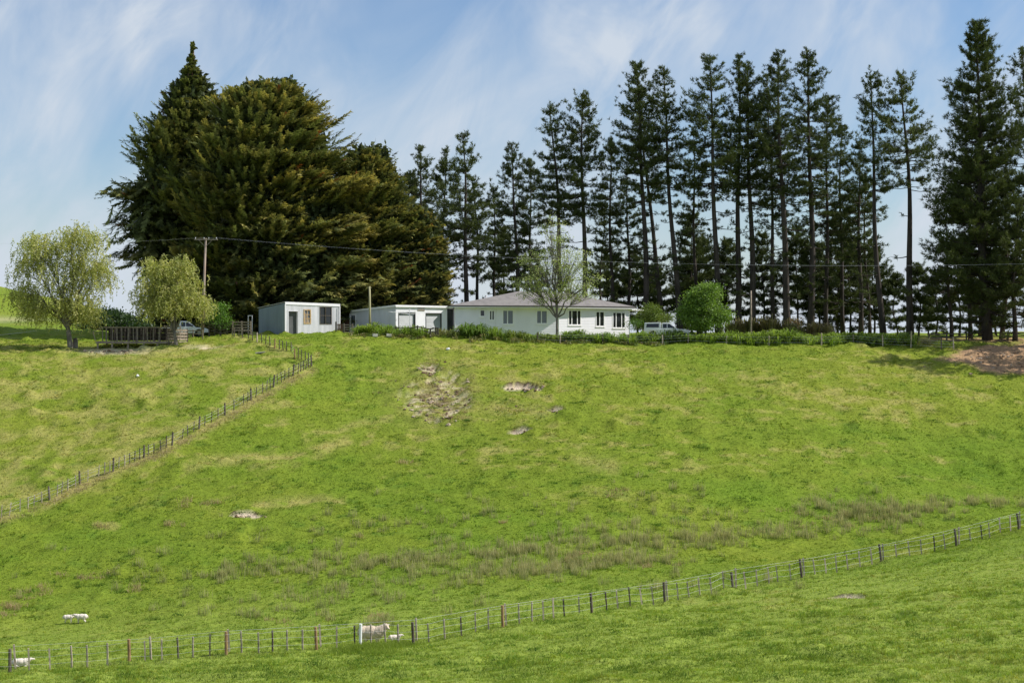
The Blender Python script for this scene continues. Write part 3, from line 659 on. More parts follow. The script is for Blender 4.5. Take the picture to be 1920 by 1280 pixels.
    rx2 = (r2-l2)/2; Pf = np.stack([(l2+r2)/2+np.cos(a2)*rx2*q2, np.sin(a2)*(np.minimum(rx2, 9.5)*.9)*q2, zf_], 1)
    kp = rx2 > 1.6; Pf = Pf[kp]; nf = len(Pf); cf = cb*r.uniform(.6, 1.5, (nf, 1)); Pf = np.repeat(Pf, 3, 0)+r.normal(size=(nf*3, 3))*.3; cf = np.repeat(cf, 3, 0)
    fol.blades(Pf, r.normal(size=(nf*3, 3))+np.array([0, 0, .2]), .75, .42, cf, cf, kite=True)
    mb = MB()
    tx = lambda t: float(np.interp(t*H, zs, (xl+xr)/2))*min(1, t*1.5)
    T = np.linspace(0, .9, 10); mb.tube([(0, 0, -.4)]+[(tx(t)*(t > .05), 0, t*H) for t in T], [1.0]+[max(.04, .85*(1-t)**1.4) for t in T], 9)
    for _ in range(46):
        j = r.integers(nspray); e = P[j]+D[j]*Ln[j]*.3; b = vec((tx(e[2]/H*.75), 0, e[2]*.78)); mid = (e+b)/2+vec((0, 0, -.3))
        mb.tube([b, mid, e], [.14, .10, .04], 5, False)
    mb.build('trunk', M['bark_red'], t0, smooth_=True)
    for _ in range(dead):
        dw = MB()
        j = r.integers(nspray)
        if D[j][1] > .1 or core[j]: continue
        e = P[j]+D[j]*Ln[j]*1.0; b = P[j]-D[j]*.8
        dw.tube([b, (b+e)/2+r.normal(size=3)*.15, e], [.06, .04, .012], 4, False)
        for k in range(5):
            q = b+(e-b)*(.4+.12*k); dw.tube([q, q+unit(D[j]+r.normal(size=3)*.5)*.8], [.02, .008], 3, False)
        dw.build('dead_branch', M['deadwood'], t0)
    fol.build('crown', M['cyp'], t0)
    return t0
cypress(372, 82, 585, 172, [(82, 361, 363), (110, 355, 367), (140, 343, 382), (165, 324, 398), (195, 302, 428), (225, 292, 445), (262, 256, 450), (300, 242, 460), (340, 230, 470), (385, 206, 480), (430, 200, 480), (470, 222, 470), (520, 250, 470), (590, 262, 470), (616, 275, 470)],
        'dark cypress with a pointed spire, leftmost and tallest of the big clump', 3, 3300, golden=.45, spire=1, hang=1)
cypress(520, 158, 596, 164, [(157, 515, 552), (166, 440, 572), (178, 418, 592), (200, 400, 612), (230, 385, 632), (260, 368, 652), (310, 345, 668), (370, 330, 690), (430, 335, 712), (490, 340, 720), (540, 362, 716), (600, 372, 715), (622, 380, 710)],
        'broad rounded cypress with rusty gold tips behind the iron hut', 5, 6200, golden=.74)
cypress(690, 285, 602, 168, [(284, 655, 735), (300, 630, 745), (345, 605, 770), (400, 600, 790), (470, 595, 800), (540, 600, 800), (604, 605, 800), (622, 610, 795)],
        'olive cypress behind the white garage, right shoulder of the big clump', 8, 3400, golden=.75)
cypress(800, 395, 602, 168, [(385, 765, 800), (420, 750, 828), (480, 742, 846), (530, 740, 855), (575, 740, 850), (604, 740, 862), (622, 745, 860)],
        'lowest olive cypress, between the garage and the house roof', 12, 1500, golden=.7, dead=6)

def limb(mb, a, b, r0, r1, sag, r):
    a = vec(a); b = vec(b); m1 = a+(b-a)*.35+vec((0, 0, sag))+r.normal(size=3)*.12; m2 = a+(b-a)*.7+vec((0, 0, sag))+r.normal(size=3)*.12
    mb.tube([a, m1, m2, b], [r0, r0*.7+r1*.3, r0*.35+r1*.65, r1], 6, False)
def willow(px, d, lobes, seed, label, H0, ns, sl, tr=.32, lean=0):
    r = np.random.default_rng(seed); base = vec(place(px, d)); t0 = empty('willow_tree', base); tag(t0, label, 'tree', 'willows by the timber platform')
    mb = MB(); fol = Soup(); s = F/d; top = vec((lean, 0, H0))
    mb.tube([(0, 0, -.3), (0, 0, .15), (lean*.4, 0, H0*.5), top], [tr*1.25, tr, tr*.8, tr*.7], 9)
    for (cx, cy, rx, ry, n) in lobes:
        rx, ry = rx*.88, ry*.88; C = vec(((cx-960)/s-base[0], 0, -(cy-HZ)/s-base[2]))
        hub = top+(C-top)*.45+vec((0, r.normal()*.3, .3)); limb(mb, top-vec((0, 0, .3)), hub, tr*.55, tr*.3, .25, r)
        for _ in range(n):
            q = r.normal(size=3); q /= np.linalg.norm(q); q *= r.uniform(.35, 1)**.5
            E = C+q*vec((rx/s, rx/s*.9, ry/s)); limb(mb, hub, E, tr*.11, .008, .35, r)
            for _ in range(ns):
                P0 = E+r.normal(size=3)*np.array([.6, .6, .4]); h = unit(np.append(r.normal(size=2)*.6+(E-C)[:2]*.35, .25)); Ln = sl*r.uniform(.45, 1.2); K = 16
                t = np.linspace(0, 1, K)[:, None]
                A = P0+h*(.75*Ln*t*(1-.45*t))+np.array([0, 0, -1.])*(Ln*t**1.7)+rng.normal(size=(K, 3))*.03
                D = np.diff(np.concatenate([A, A[-1:]+np.array([[0, 0, -.1]])]), axis=0)+rng.normal(size=(K, 3))*.09
                k = r.random(); cc = (vec((.30, .33, .10))*k+vec((.50, .47, .18))*(1-k))*rng.uniform(.75, 1.25, (K, 1))
                fol.blades(A, D, rng.uniform(.20, .36, K), .085, cc, cc*1.15, kite=True)
    mb.build('trunk', M['bark_grey'], t0, smooth_=True); fol.build('crown', M['willow'], t0); return t0
willow(132, 141, [(150, 448, 34, 30, 15), (85, 458, 38, 26, 14), (60, 495, 34, 28, 12), (170, 495, 30, 30, 13), (115, 515, 40, 36, 15), (46, 545, 30, 22, 10), (58, 575, 24, 14, 7), (150, 560, 42, 24, 13), (192, 525, 14, 20, 5), (165, 585, 26, 12, 7), (100, 575, 26, 20, 8)], 21,
       'larger yellow green willow left of the timber platform', 2.3, 17, 1.5, .30, -.3)
willow(330, 141, [(300, 510, 34, 26, 13), (335, 500, 18, 16, 6), (290, 550, 34, 26, 13), (345, 545, 30, 28, 12), (370, 575, 22, 18, 8), (320, 572, 34, 14, 9), (266, 560, 12, 22, 3)], 33,
       'smaller willow at the right end of the timber platform, in front of the pole', 1.5, 19, 1.2, .20, -.2)

def broad(px, d, lobes, seed, label, name, nleaf, lsz, ca, cb, H0, tr=.12, bare=0, barkm='bark_grey', group=None, cat='tree', twig=0, clump=.42, base=None):
    r = np.random.default_rng(seed); base = vec(place(px, d)) if base is None else vec(base); t0 = empty(name, base); tag(t0, label, cat, group)
    mb = MB(); fol = Soup(); s = F/d; top = vec((0, 0, H0)); mb.tube([(0, 0, -.25), (0, 0, .1), (.03, 0, H0*.5), top], [tr*1.2, tr, tr*.85, tr*.7], 8)
    for (cx, cy, rx, ry, n) in lobes:
        C = vec(((cx-960)/s-base[0], 0, -(cy-HZ)/s-base[2])); hub = top+(C-top)*.5; limb(mb, top-vec((0, 0, .2)), hub, tr*.6, tr*.35, 0, r)
        for _ in range(n):
            q = r.normal(size=3); q /= np.linalg.norm(q); q *= r.uniform(.2, 1.0)**.4*r.uniform(.78, 1.08)
            E = C+q*vec((rx/s, rx/s, ry/s)); limb(mb, hub, E, tr*.2, .01, .05, r)
            for _k in range(twig):
                e2 = E+unit(E-hub+r.normal(size=3)*.8)*r.uniform(.4, .9); mb.tube([hub+(E-hub)*r.uniform(.4, .9), (E+e2)/2, e2], [.02, .015, .006], 3, False)
            if r.random() < bare: continue
            k = r.random(); cc = vec(ca)*k+vec(cb)*(1-k); m_ = nleaf
            P = E+rng.normal(size=(m_, 3))*np.array([clump, clump, clump*.55])
            D = rng.normal(size=(m_, 3))+np.array([0, 0, -.1])+unit(q)*.5; cl = cc*rng.uniform(.7, 1.3, (m_, 1))
            fol.blades(P, D, lsz*rng.uniform(.6, 1.2, m_), lsz*.6, cl, cl*1.1, kite=True)
    mb.build('trunk', M[barkm], t0, smooth_=True); fol.build('crown', M['leaf'], t0); return t0
broad(1322, 150.5, [(1320, 562, 27, 27, 60), (1300, 588, 22, 20, 40), (1345, 590, 21, 17, 38), (1330, 543, 16, 13, 22), (1296, 568, 12, 10, 12), (1322, 606, 30, 10, 28)], 41, 'round bright green leafy tree standing in the strap leaf border', 'round_tree', 120, .20, (.12, .205, .035), (.21, .31, .06), 1.5, .13)
broad(1226, 160, [(1218, 590, 24, 14, 30), (1236, 598, 24, 12, 26), (1208, 604, 18, 10, 16), (1222, 580, 12, 8, 8)], 42, 'rounded olive green shrub between the porch and the white ute', 'garden_shrub', 110, .17, (.11, .17, .03), (.18, .22, .045), .6, .1, cat='shrub')
broad(1044, 152, [(1040, 445, 26, 32, 22), (1015, 490, 38, 30, 28), (1068, 490, 36, 30, 28), (993, 528, 36, 18, 20), (1088, 528, 38, 20, 24), (1040, 545, 50, 22, 26), (1000, 558, 34, 14, 13), (1094, 553, 34, 10, 12), (1040, 500, 30, 40, 16), (1030, 410, 16, 12, 4)], 43,
      'thin leaved pale barked tree in front of the white house', 'birch_tree', 58, .17, (.27, .34, .11), (.40, .42, .18), 2.6, .15, bare=.22, twig=1, clump=.40)
broad(412, 149, [(412, 580, 14, 14, 16), (404, 597, 12, 10, 12), (420, 603, 12, 10, 10)], 44, 'small fresh green tree beside the tall power pole', 'young_tree', 60, .18, (.09, .19, .025), (.14, .25, .035), .8, .06)
broad(1490, 162, [(1490, 604, 10, 7, 10)], 45, 'small reddish shrub rising above the flax bed', 'garden_shrub', 70, .16, (.24, .14, .08), (.18, .16, .07), .5, .05, cat='shrub')
broad(868, 155, [(868, 620, 10, 8, 12)], 48, 'pale flowered garden shrub at the left corner of the house', 'garden_shrub', 30, .14, (.4, .35, .28), (.16, .2, .07), .5, .04, cat='shrub', twig=2)
broad(1452-255, 156, [(1190, 606, 10, 10, 10)], 49, 'green climber at the foot of the porch post', 'garden_shrub', 60, .16, (.08, .15, .03), (.12, .2, .04), .3, .03, cat='shrub')
# far thicket beyond the platform
fs = Soup(); B0 = vec(place(235, 196)); n = 0
for k in range(340):
    px = rng.uniform(160, 345); dd = rng.uniform(188, 206); prof = float(np.interp(px, [160, 190, 215, 240, 258, 275, 345], [592, 588, 590, 598, 608, 616, 622]))
    x = (px-960)/F*dd; zb = gz(x, dd); zt = top_z(prof, dd); z = rng.uniform(min(zb, zt-1), zt-.2)
    P = vec((x, dd, z))+rng.normal(size=(150, 3))*np.array([.7, .7, .45]); cc = vec((.030, .055, .016))*rng.uniform(.7, 1.6)*rng.uniform(.7, 1.3, (150, 1))
    fs.blades(P, rng.normal(size=(150, 3))+np.array([0, 0, .5]), .35, .22, cc, cc*1.2, kite=True)
tag(fs.build('far_thicket', M['leaf']), 'dark scrub covering the knoll behind the timber platform', 'scrub', kind='stuff')

# ------------------------------------------------------------------ garden borders
def straps(name, label, cat, pts, d, n, h, wd, ca, cb, drop=.5, width=.5, group=None, rise=.9, mat_='leaf', zig=.15):
    r = np.random.default_rng(len(label)*7+n); s = Soup(); pts = [vec(p) for p in pts]
    seg = np.cumsum([0]+[np.linalg.norm((b-a)[:2]) for a, b in zip(pts[:-1], pts[1:])])
    nc = max(1, int(seg[-1]*n)); o = vec(pts[0])
    for k in range(nc):
        u = r.uniform(0, seg[-1]); j = min(int(np.searchsorted(seg, u, 'right'))-1, len(pts)-2); f = (u-seg[j])/max(seg[j+1]-seg[j], 1e-6)
        q = pts[j]+(pts[j+1]-pts[j])*f; x = q[0]+r.normal()*zig; y = q[1]+r.normal()*width*.5
        C = vec((x, y, gz(x, y)-.05))-o; m_ = 26; hh = h*(1+.22*fbm(vec([x*.35]), vec([3.]), 4, 2)[0])*r.uniform(.75, 1.2)
        hh *= 1.45; D = r.normal(size=(m_, 3))*np.array([.5, .5, .1])+np.array([0, 0, rise+.35]); P = np.repeat(C[None], m_, 0)+r.normal(size=(m_, 3))*np.array([.15, .15, 0])
        k_ = r.random(); cc = (vec(ca)*k_+vec(cb)*(1-k_))*r.uniform(.7, 1.3, (m_, 1))
        s.arch(P, D, hh*r.uniform(.7, 1.25, m_), np.full(m_, wd), np.full(m_, drop), cc*.8, cc*1.2)
    return tag(s.build(name, M[mat_], None, tuple(o)), label, cat, group)
def row(pxs, d0): return [vec(place(px, d)) for px, d in zip(pxs, d0)]
AG = ((.17, .27, .035), (.30, .40, .06))
GB = 'strap leaf borders along the garden fence'
straps('leafy_border', 'low leafy border from the brown gate to the broken garden fence', 'hedge', row((668, 700, 745, 800), (148.8, 149, 149.3, 149.3)), 0, 7, 1.05, .07, *AG, .6, 1.2, GB)
straps('leafy_border', 'thin scruffy border behind the broken garden fence', 'hedge', row((800, 868), (149.3, 149.3)), 0, 4, .75, .06, (.15, .2, .05), (.3, .28, .1), .6, 1.2, GB)
straps('strap_leaf_plant', 'big dark mound of strap leaves in front of the left house corner', 'plant', row((866, 906), (149.5, 149.5)), 0, 15, 1.35, .08, (.10, .19, .03), (.20, .30, .045), .65, 1.1, GB)
straps('leafy_border', 'yellow green strap leaf tuft beside the big dark mound', 'hedge', row((918, 942), (149, 149)), 0, 7, 1.2, .07, *AG, .6, 1.1, GB)
straps('leafy_border', 'low mixed border below the long white house wall', 'hedge', row((942, 1000, 1060), (149.2, 149.2, 149.2)), 0, 6, .85, .06, (.12, .20, .035), (.24, .30, .06), .6, 1.2, GB)
straps('leafy_border', 'strap leaf border from the birch foot to the white ute', 'hedge', row((1060, 1150, 1290), (149.2, 149.2, 149.2)), 0, 7, 1.15, .07, (.14, .24, .035), (.26, .36, .055), .6, 1.2, GB)
straps('leafy_border', 'bright green hedge of strap leaves right of the round tree', 'hedge', row((1290, 1400, 1500, 1560, 1640, 1706), (149.2,149.2,149.4,149.6,149.6,149.6)), 0, 9, 1.2, .07, *AG, .55, 1.2, GB)
straps('leafy_border', 'grey dry end of the hedge under the open pines', 'hedge', row((1640, 1745), (151, 151)), 0, 5, .75, .05, (.25, .25, .11), (.40, .35, .2), .6, 1.0, GB)
straps('flax_bed', 'tall bed of brownish flax and dead stalks under the pine row', 'flax', row((1362, 1400, 1480, 1560), (160, 160, 160, 160)), 0, 9, 2.1, .07, (.20, .22, .07), (.60, .47, .28), .35, 2.2, None, 1.8)
straps('long_grass_strip', 'dry unmown grass at the foot of the garden fence', 'long grass', row((660, 800, 1000, 1250), (147.5, 148, 148, 148)), 0, 5, .42, .05, (.10, .19, .03), (.36, .31, .15), .4, 1.3, None)

# ------------------------------------------------------------------ buildings
def ribwall(mb, P, Q, z0, zt0, zt1, holes=(), pitch=.15, dep=.03, boards=0, t=0):
    """outer face of a wall from P to Q, outside on the right hand of P->Q... holes=(u0,u1,z0,z1); ribs upright, or boards lying"""
    P = vec(P); Q = vec(Q); Lw = float(np.linalg.norm(Q-P)); e = (Q-P)/Lw; n = vec((e[1], -e[0]))
    def pt(u, z, o): q = P+e*u+n*o; return (q[0], q[1], z)
    def top(u): return zt0+(zt1-zt0)*u/Lw
    if not boards:
        us = sorted(set([0, Lw]+[round(k*pitch/2, 4) for k in range(1, int(Lw/pitch*2))]+[h for H_ in holes for h in H_[:2]]))
        ph = lambda u: dep*(.5+.5*math.cos(2*PI*u/pitch))
        for a, b in zip(us[:-1], us[1:]):
            m_ = (a+b)/2; z = z0
            for H_ in sorted([h for h in holes if h[0]-1e-4 <= m_ <= h[1]+1e-4], key=lambda h: h[2])+[None]:
                ze0, ze1 = (H_[2], H_[2]) if H_ else (top(a), top(b))
                if ze0 > z+.002: mb.poly([pt(a, z, ph(a)), pt(b, z, ph(b)), pt(b, ze1, ph(b)), pt(a, ze0, ph(a))])
                if H_: z = H_[3]
    else:
        z = z0
        zs = []
        while z < zt0-.001: zs.append((z, min(z+boards, zt0))); z += boards
        for a, b in zs:
            cuts = sorted([h for h in holes if h[2] < b-.005 and h[3] > a+.005]); u = 0
            for H_ in cuts+[None]:
                ue = H_[0] if H_ else Lw
                if ue > u+.002:
                    mb.poly([pt(u, a, dep), pt(ue, a, dep), pt(ue, b, .004), pt(u, b, .004)])
                    mb.poly([pt(u, a, .0), pt(ue, a, .0), pt(ue, a, dep), pt(u, a, dep)])
                if H_: u = H_[1]
def on_wall(P, Q):                      # local placement helper: u along, z up, o outward
    P = vec(P); Q = vec(Q); e = unit(Q-P); n = vec((e[1], -e[0]))
    return lambda u, z, o: (P[0]+e[0]*u+n[0]*o, P[1]+e[1]*u+n[1]*o, z)
def wbox(mb, pt, u0, u1, z0, z1, o0, o1):
    vs = [pt(u0, z0, o1), pt(u1, z0, o1), pt(u1, z0, o0), pt(u0, z0, o0), pt(u0, z1, o1), pt(u1, z1, o1), pt(u1, z1, o0), pt(u0, z1, o0)]
    mb.add(vs, [(3, 2, 1, 0), (4, 5, 6, 7), (0, 1, 5, 4), (1, 2, 6, 5), (2, 3, 7, 6), (3, 0, 4, 7)])
def window(parent, P, Q, u0, u1, z0, z1, vs=(), hs=(), fw=.09, fm='trim', gm='glass', sill=True, proud=.05, bw=.05, name='window'):
    pt = on_wall(P, Q); f = MB()
    wbox(f, pt, u0-fw, u0, z0-fw, z1+fw, -.06, proud); wbox(f, pt, u1, u1+fw, z0-fw, z1+fw, -.06, proud)
    wbox(f, pt, u0, u1, z1, z1+fw, -.06, proud-.003); wbox(f, pt, u0, u1, z0-fw, z0, -.06, proud-.003)
    for v in vs: wbox(f, pt, v-bw/2, v+bw/2, z0, z1, -.05, proud-.02)
    ed = [u0]+list(vs)+[u1]
    for h in hs:
        for a, b in zip(ed[:-1], ed[1:]): wbox(f, pt, a+.001+(bw/2 if a != u0 else 0), b-.001-(bw/2 if b != u1 else 0), h-bw/2, h+bw/2, -.045, proud-.025)
    if sill: wbox(f, pt, u0-fw-.04, u1+fw+.04, z0-fw-.045, z0-fw-.002, -.04, proud+.04)
    fo = f.build('frame', M[fm], None)
    w_ = fo; w_.name = name; w_.parent = parent
    g = MB(); wbox(g, pt, u0+.001, u1-.001, z0+.001, z1-.001, -.05, -.03); g.build('pane', M[gm], w_)
    return w_
def loc_u(org, th, wx, wy, P, Q, px):   # where the photo column px meets the wall PQ of a thing at org turned by th
    c_, s_ = math.cos(th), math.sin(th); tow = lambda p: vec((org[0]+p[0]*c_-p[1]*s_, org[1]+p[0]*s_+p[1]*c_))
    A, B = tow(P), tow(Q); k = (px-960)/F; e = B-A
    u = (k*A[1]-A[0])/(e[0]-k*e[1]); q = A+e*u
    return u*float(np.linalg.norm(e)), q[1]

# corrugated iron hut
th = math.radians(40); d0 = 148.0; ox, oy = (535-960)/F*d0, d0
oz = min(gz(ox, oy), gz(ox+5, oy+4), -.45)
hut = empty('iron_hut', (ox, oy, oz), th); tag(hut, 'pale corrugated iron hut with open dark doorway and blue grey side wall', 'hut')
Fw, Sd = 6.65, 5.4; zf = 3.0-oz; zr = 2.85-oz; zb = 2.42-oz; zbr = 2.3-oz
U = lambda px, P, Q: loc_u((ox, oy), th, 0, 0, P, Q, px)
A_, B_, C_, D_ = (0, 0), (Fw, 0), (Fw, Sd), (0, Sd)
pz = lambda py, d: -(py-HZ)/F*d-oz
ud0, dd = U(541, A_, B_); ud1, _ = U(558, A_, B_); uo0, do = U(571, A_, B_); uo1, _ = U(581, A_, B_); uw0, dw_ = U(600, A_, B_); uw1, _ = U(621, A_, B_)
zd1 = pz(583.5, dd); zo0, zo1 = pz(605, do), pz(582, do); zw0, zw1 = pz(607, dw_), pz(576, dw_)
mb = MB(); ribwall(mb, A_, B_, .05, zf-.18, zr-.18, [(ud0, ud1, .05, zd1), (uo0, uo1, zo0, zo1), (uw0, uw1, zw0, zw1)]); mb.build('front_wall', M['tin_white'], hut)
mb = MB(); ribwall(mb, D_, A_, .0, zb-.1, zf-.1, [], .22, .035); mb.build('side_wall', M['tin_blue'], hut)
mb = MB(); ribwall(mb, B_, C_, .0, zr-.1, zbr-.1); ribwall(mb, C_, D_, 0, zbr-.1, zb-.1); mb.build('rear_wall', M['tin_blue'], hut)
mb = MB(); mb.add([(-.08, -.08, zf-.02), (Fw+.08, -.08, zr-.02), (Fw+.1, Sd+.15, zbr), (-.1, Sd+.15, zb), (-.08, -.08, zf+.02), (Fw+.08, -.08, zr+.02), (Fw+.1, Sd+.15, zbr+.04), (-.1, Sd+.15, zb+.04)],
   [(3, 2, 1, 0), (4, 5, 6, 7), (0, 1, 5, 4), (1, 2, 6, 5), (2, 3, 7, 6), (3, 0, 4, 7)]); mb.build('roof', M['tin_white'], hut)
mb = MB(); mb.beam((-.06, -.055, zf-.14), (Fw+.06, -.055, zr-.14), .05, .24); mb.build('fascia', M['white_paint'], hut)
mb = MB(); mb.beam((-.03, -.03, -.1), (-.03, -.03, zf-.27), .09, .12); mb.build('corner_trim', M['white_paint'], hut); mb = MB(); mb.beam((Fw+.03, -.03, 0), (Fw+.03, -.03, zr-.27), .09, .12); mb.build('corner_trim', M['white_paint'], hut)
pt = on_wall(A_, B_); mb = MB(); wbox(mb, pt, ud0+.02, ud1-.02, .06, zd1-.02, -.32, -.27); mb.build('door', M['door_dark'], hut)
mb = MB(); wbox(mb, pt, ud0-.06, ud0, .05, zd1+.06, -.28, .045); wbox(mb, pt, ud1, ud1+.06, .05, zd1+.06, -.28, .045); wbox(mb, pt, ud0, ud1, zd1, zd1+.06, -.28, .042); mb.build('door_frame', M['tin_white'], hut)
w_ = window(hut, A_, B_, uo0, uo1, zo0, zo1, [(uo0+uo1)/2], [zo0+(zo1-zo0)*.33, zo0+(zo1-zo0)*.66], .13, 'ochre', 'glass_grey', False, .06, .06); w_['label'] = 'small window in a peeling ochre frame'
mb = MB(); wbox(mb, pt, uo0+.05, uo1-.05, zo0+.02, zo0+.55, -.025, .01); wbox(mb, pt, uo0+.05, uo0+.4, zo0+.6, zo0+1.0, -.022, .012); mb.build('board', M['timber'], w_)
window(hut, A_, B_, uw0, uw1, zw0, zw1, [(uw0+uw1)/2], [(zw0+zw1)/2], .06, 'post_dark', 'glass', False, .05, .05)
mb = MB(); wbox(mb, pt, 2.3, 5.1, -.35, .05, .0, .06); mb.build('skirting_board', M['white_paint'], hut)
mb = MB(); wbox(mb, pt, ud0-.35, ud1+.5, -.5, -.08, .08, .7); wbox(mb, pt, ud0-.1, ud1+.1, -.08, .06, .06, .45); mb.build('doorstep', M['concrete'], hut, bevel=.02)
mb = MB(); mb.tube([pt(Fw-.25, zr-.4, .08), pt(Fw-.25, .1, .08)], .035, 6); mb.build('downpipe', M['tin_white'], hut)

# white double garage
d0 = 153.0; gx0, gy0 = (742-960)/F*d0, d0; goz = gz(gx0, gy0)-.15
gar = empty('white_garage', (gx0, gy0, goz), th); tag(gar, 'white flat roofed garage with two grey roller doors', 'garage')
Fg, Sg = 6.95, 8.2; A2, B2, C2, D2 = (0, 0), (Fg, 0), (Fg, Sg), (0, Sg)
ztf = 2.76-goz; ztb = 2.30-goz; U = lambda px, P, Q: loc_u((gx0, gy0), th, 0, 0, P, Q, px); pz = lambda py, d: -(py-HZ)/F*d-goz
a0, da = U(748, A2, B2); a1, _ = U(778, A2, B2); b0, db = U(799, A2, B2); b1, _ = U(827, A2, B2); za = pz(586.5, da); zb2 = pz(588, db)
mb = MB(); ribwall(mb, A2, B2, 0, ztf-.05, ztf-.09, [(a0, a1, 0, za), (b0, b1, 0, zb2)], 3.0, .001); mb.build('front_wall', M['white_paint'], gar)
s0, ds = U(657, D2, A2); s1, _ = U(667, D2, A2)
mb = MB(); ribwall(mb, D2, A2, 0, ztb-.06, ztf-.06, [(s0, s1, .05, pz(589, ds))], .9, .03); mb.build('side_wall', M['tin_grey'], gar)
mb = MB(); ribwall(mb, B2, C2, 0, ztf-.06, ztb-.06, [], .9, .03); ribwall(mb, C2, D2, 0, ztb-.06, ztb-.06, [], .9, .03); mb.build('rear_wall', M['tin_grey'], gar)
mb = MB(); o = .12; mb.add([(-o, -o, ztf-.03), (Fg+o, -o, ztf-.07), (Fg+o, Sg+o, ztb-.05), (-o, Sg+o, ztb-.05), (-o, -o, ztf+.02), (Fg+o, -o, ztf-.02), (Fg+o, Sg+o, ztb), (-o, Sg+o, ztb)],
   [(3, 2, 1, 0), (4, 5, 6, 7), (0, 1, 5, 4), (1, 2, 6, 5), (2, 3, 7, 6), (3, 0, 4, 7)]); mb.build('roof', M['roof'], gar)
mb = MB(); mb.beam((-o, -o-.03, ztf-.09), (Fg+o, -o-.03, ztf-.13), .04, .22); mb.beam((-o-.03, -o, ztf-.08), (-o-.03, Sg+o, ztb-.1), .04, .2); mb.build('fascia', M['trim'], gar)
pt = on_wall(A2, B2)
for u0, u1, zz in ((a0, a1, za), (b0, b1, zb2)):
    mb = MB(); n_ = 34
    for k in range(n_):
        z0_, z1_ = zz*k/n_, zz*(k+1)/n_; zm = (z0_+z1_)/2
        mb.poly([pt(u0, z0_, -.16), pt(u1, z0_, -.16), pt(u1, zm, -.13), pt(u0, zm, -.13)]); mb.poly([pt(u0, zm, -.13), pt(u1, zm, -.13), pt(u1, z1_, -.16), pt(u0, z1_, -.16)])
    dr = mb.build('roller_door', M['roller'], gar); hb = MB(); wbox(hb, pt, (u0+u1)/2-.12, (u0+u1)/2+.12, .9, .96, -.125, -.08); hb.build('handle', M['gutter'], dr)
    mb = MB(); wbox(mb, pt, u0-.07, u0, 0, zz+.08, -.2, .03); wbox(mb, pt, u1, u1+.07, 0, zz+.08, -.2, .03); wbox(mb, pt, u0, u1, zz, zz+.08, -.2, .027); mb.build('door_frame', M['gutter'], gar)
pt3 = on_wall(D2, A2); mb = MB(); wbox(mb, pt3, s0+.01, s1-.01, .05, pz(589, ds)-.01, -.06, -.02); sd_ = mb.build('side_door', M['white_paint'], gar)
g = MB(); wbox(g, pt3, s0+.16, s1-.16, 1.15, pz(589, ds)-.15, -.018, -.012); g.build('pane', M['glass_grey'], sd_)
mb = MB(); zt_ = pz(589, ds); wbox(mb, pt3, s0-.09, s0, 0, zt_+.09, -.05, .06); wbox(mb, pt3, s1, s1+.09, 0, zt_+.09, -.05, .06); wbox(mb, pt3, s0, s1, zt_, zt_+.09, -.05, .057); mb.build('door_frame', M['trim'], gar)
us, dsn = U(783, A2, B2); us1, _ = U(796, A2, B2)
mb = MB(); wbox(mb, pt, us, us1, pz(578.2, dsn), pz(576, dsn), .01, .05); wbox(mb, pt, us, us1, pz(582.5, dsn), pz(580, dsn), .01, .05); mb.build('name_boards', M['timber'], gar)

# long white house
hz0 = gz(0, 160)-.15
house = empty('white_house', (0, 0, 0)); house.location = (-6.5, 157, hz0); tag(house, 'long low white weatherboard house with grey hipped roof', 'house')
O = vec((-6.5, 157, hz0))
def Wl(px, d): return ((px-960)/F*d-O[0], d-O[1])
P0, P1, P2 = Wl(853, 157), Wl(1047, 160), Wl(1180, 166)
P3 = (P2[0]-5.0, P2[1]+8.0); P4 = (P1[0]-1.8, P1[1]+10.5); P5 = (P0[0]-1.2, P0[1]+10)
EV = 2.68-hz0; pzh = lambda py, d: -(py-HZ)/F*d-hz0
def UH(px, P, Q): return loc_u((O[0], O[1]), 0, 0, 0, P, Q, px)
def win(P, Q, px0, px1, py1, py0, **k):
    u0, d = UH(px0, P, Q); u1, _ = UH(px1, P, Q); return (u0, u1, pzh(py0, d), pzh(py1, d)), k
lw = [win(P0, P1, 901, 908, 582, 592, bars=0), win(P0, P1, 918.5, 926, 583, 599, bars=1), win(P0, P1, 943.5, 961.5, 582.5, 606.5, bars=2, gm='glass_grey'), win(P0, P1, 1007, 1025, 583, 605.5, bars=2, gm='glass_grey')]
rw = [win(P1, P2, 1066.5, 1088, 582.5, 608, bars=3), win(P1, P2, 1118, 1132, 585, 610.5, bars=2), win(P1, P2, 1149.5, 1171, 586.5, 613.5, bars=3)]
mb = MB(); ribwall(mb, P0, P1, 0, EV, EV, [tuple(w[0]) for w in lw], dep=.022, boards=.18); mb.build('long_wall', M['board'], house)
mb = MB(); ribwall(mb, P1, P2, 0, EV, EV, [tuple(w[0]) for w in rw], dep=.022, boards=.18); mb.build('sunny_wall', M['board'], house)
mb = MB()
for a, b in ((P2, P3), (P3, P4), (P4, P5), (P5, P0)): ribwall(mb, a, b, 0, EV, EV, [], dep=.022, boards=.18)
mb.build('rear_wall', M['board'], house)
for (P, Q, ws) in ((P0, P1, lw), (P1, P2, rw)):
    for (u0, u1, z0_, z1_), k in ws:
        b_ = k.get('bars', 0); w = u1-u0; vs_ = {0: [], 1: [u0+w/2], 2: [u0+w*.36, u0+w*.62] if False else [u0+w*.45], 3: [u0+w*.26, u0+w*.74]}[b_]
        window(house, P, Q, u0, u1, z0_, z1_, vs_, [], .13, 'trim', k.get('gm', 'glass'), True, .05, .10)
for c_, nm in ((P0, 'corner_board'), (P1, 'corner_board'), (P2, 'corner_board')):
    mb = MB(); mb.box((c_[0]-.06, c_[1]-.06, -.2), (c_[0]+.06, c_[1]+.06, EV-.01)); mb.build(nm, M['trim'], house)
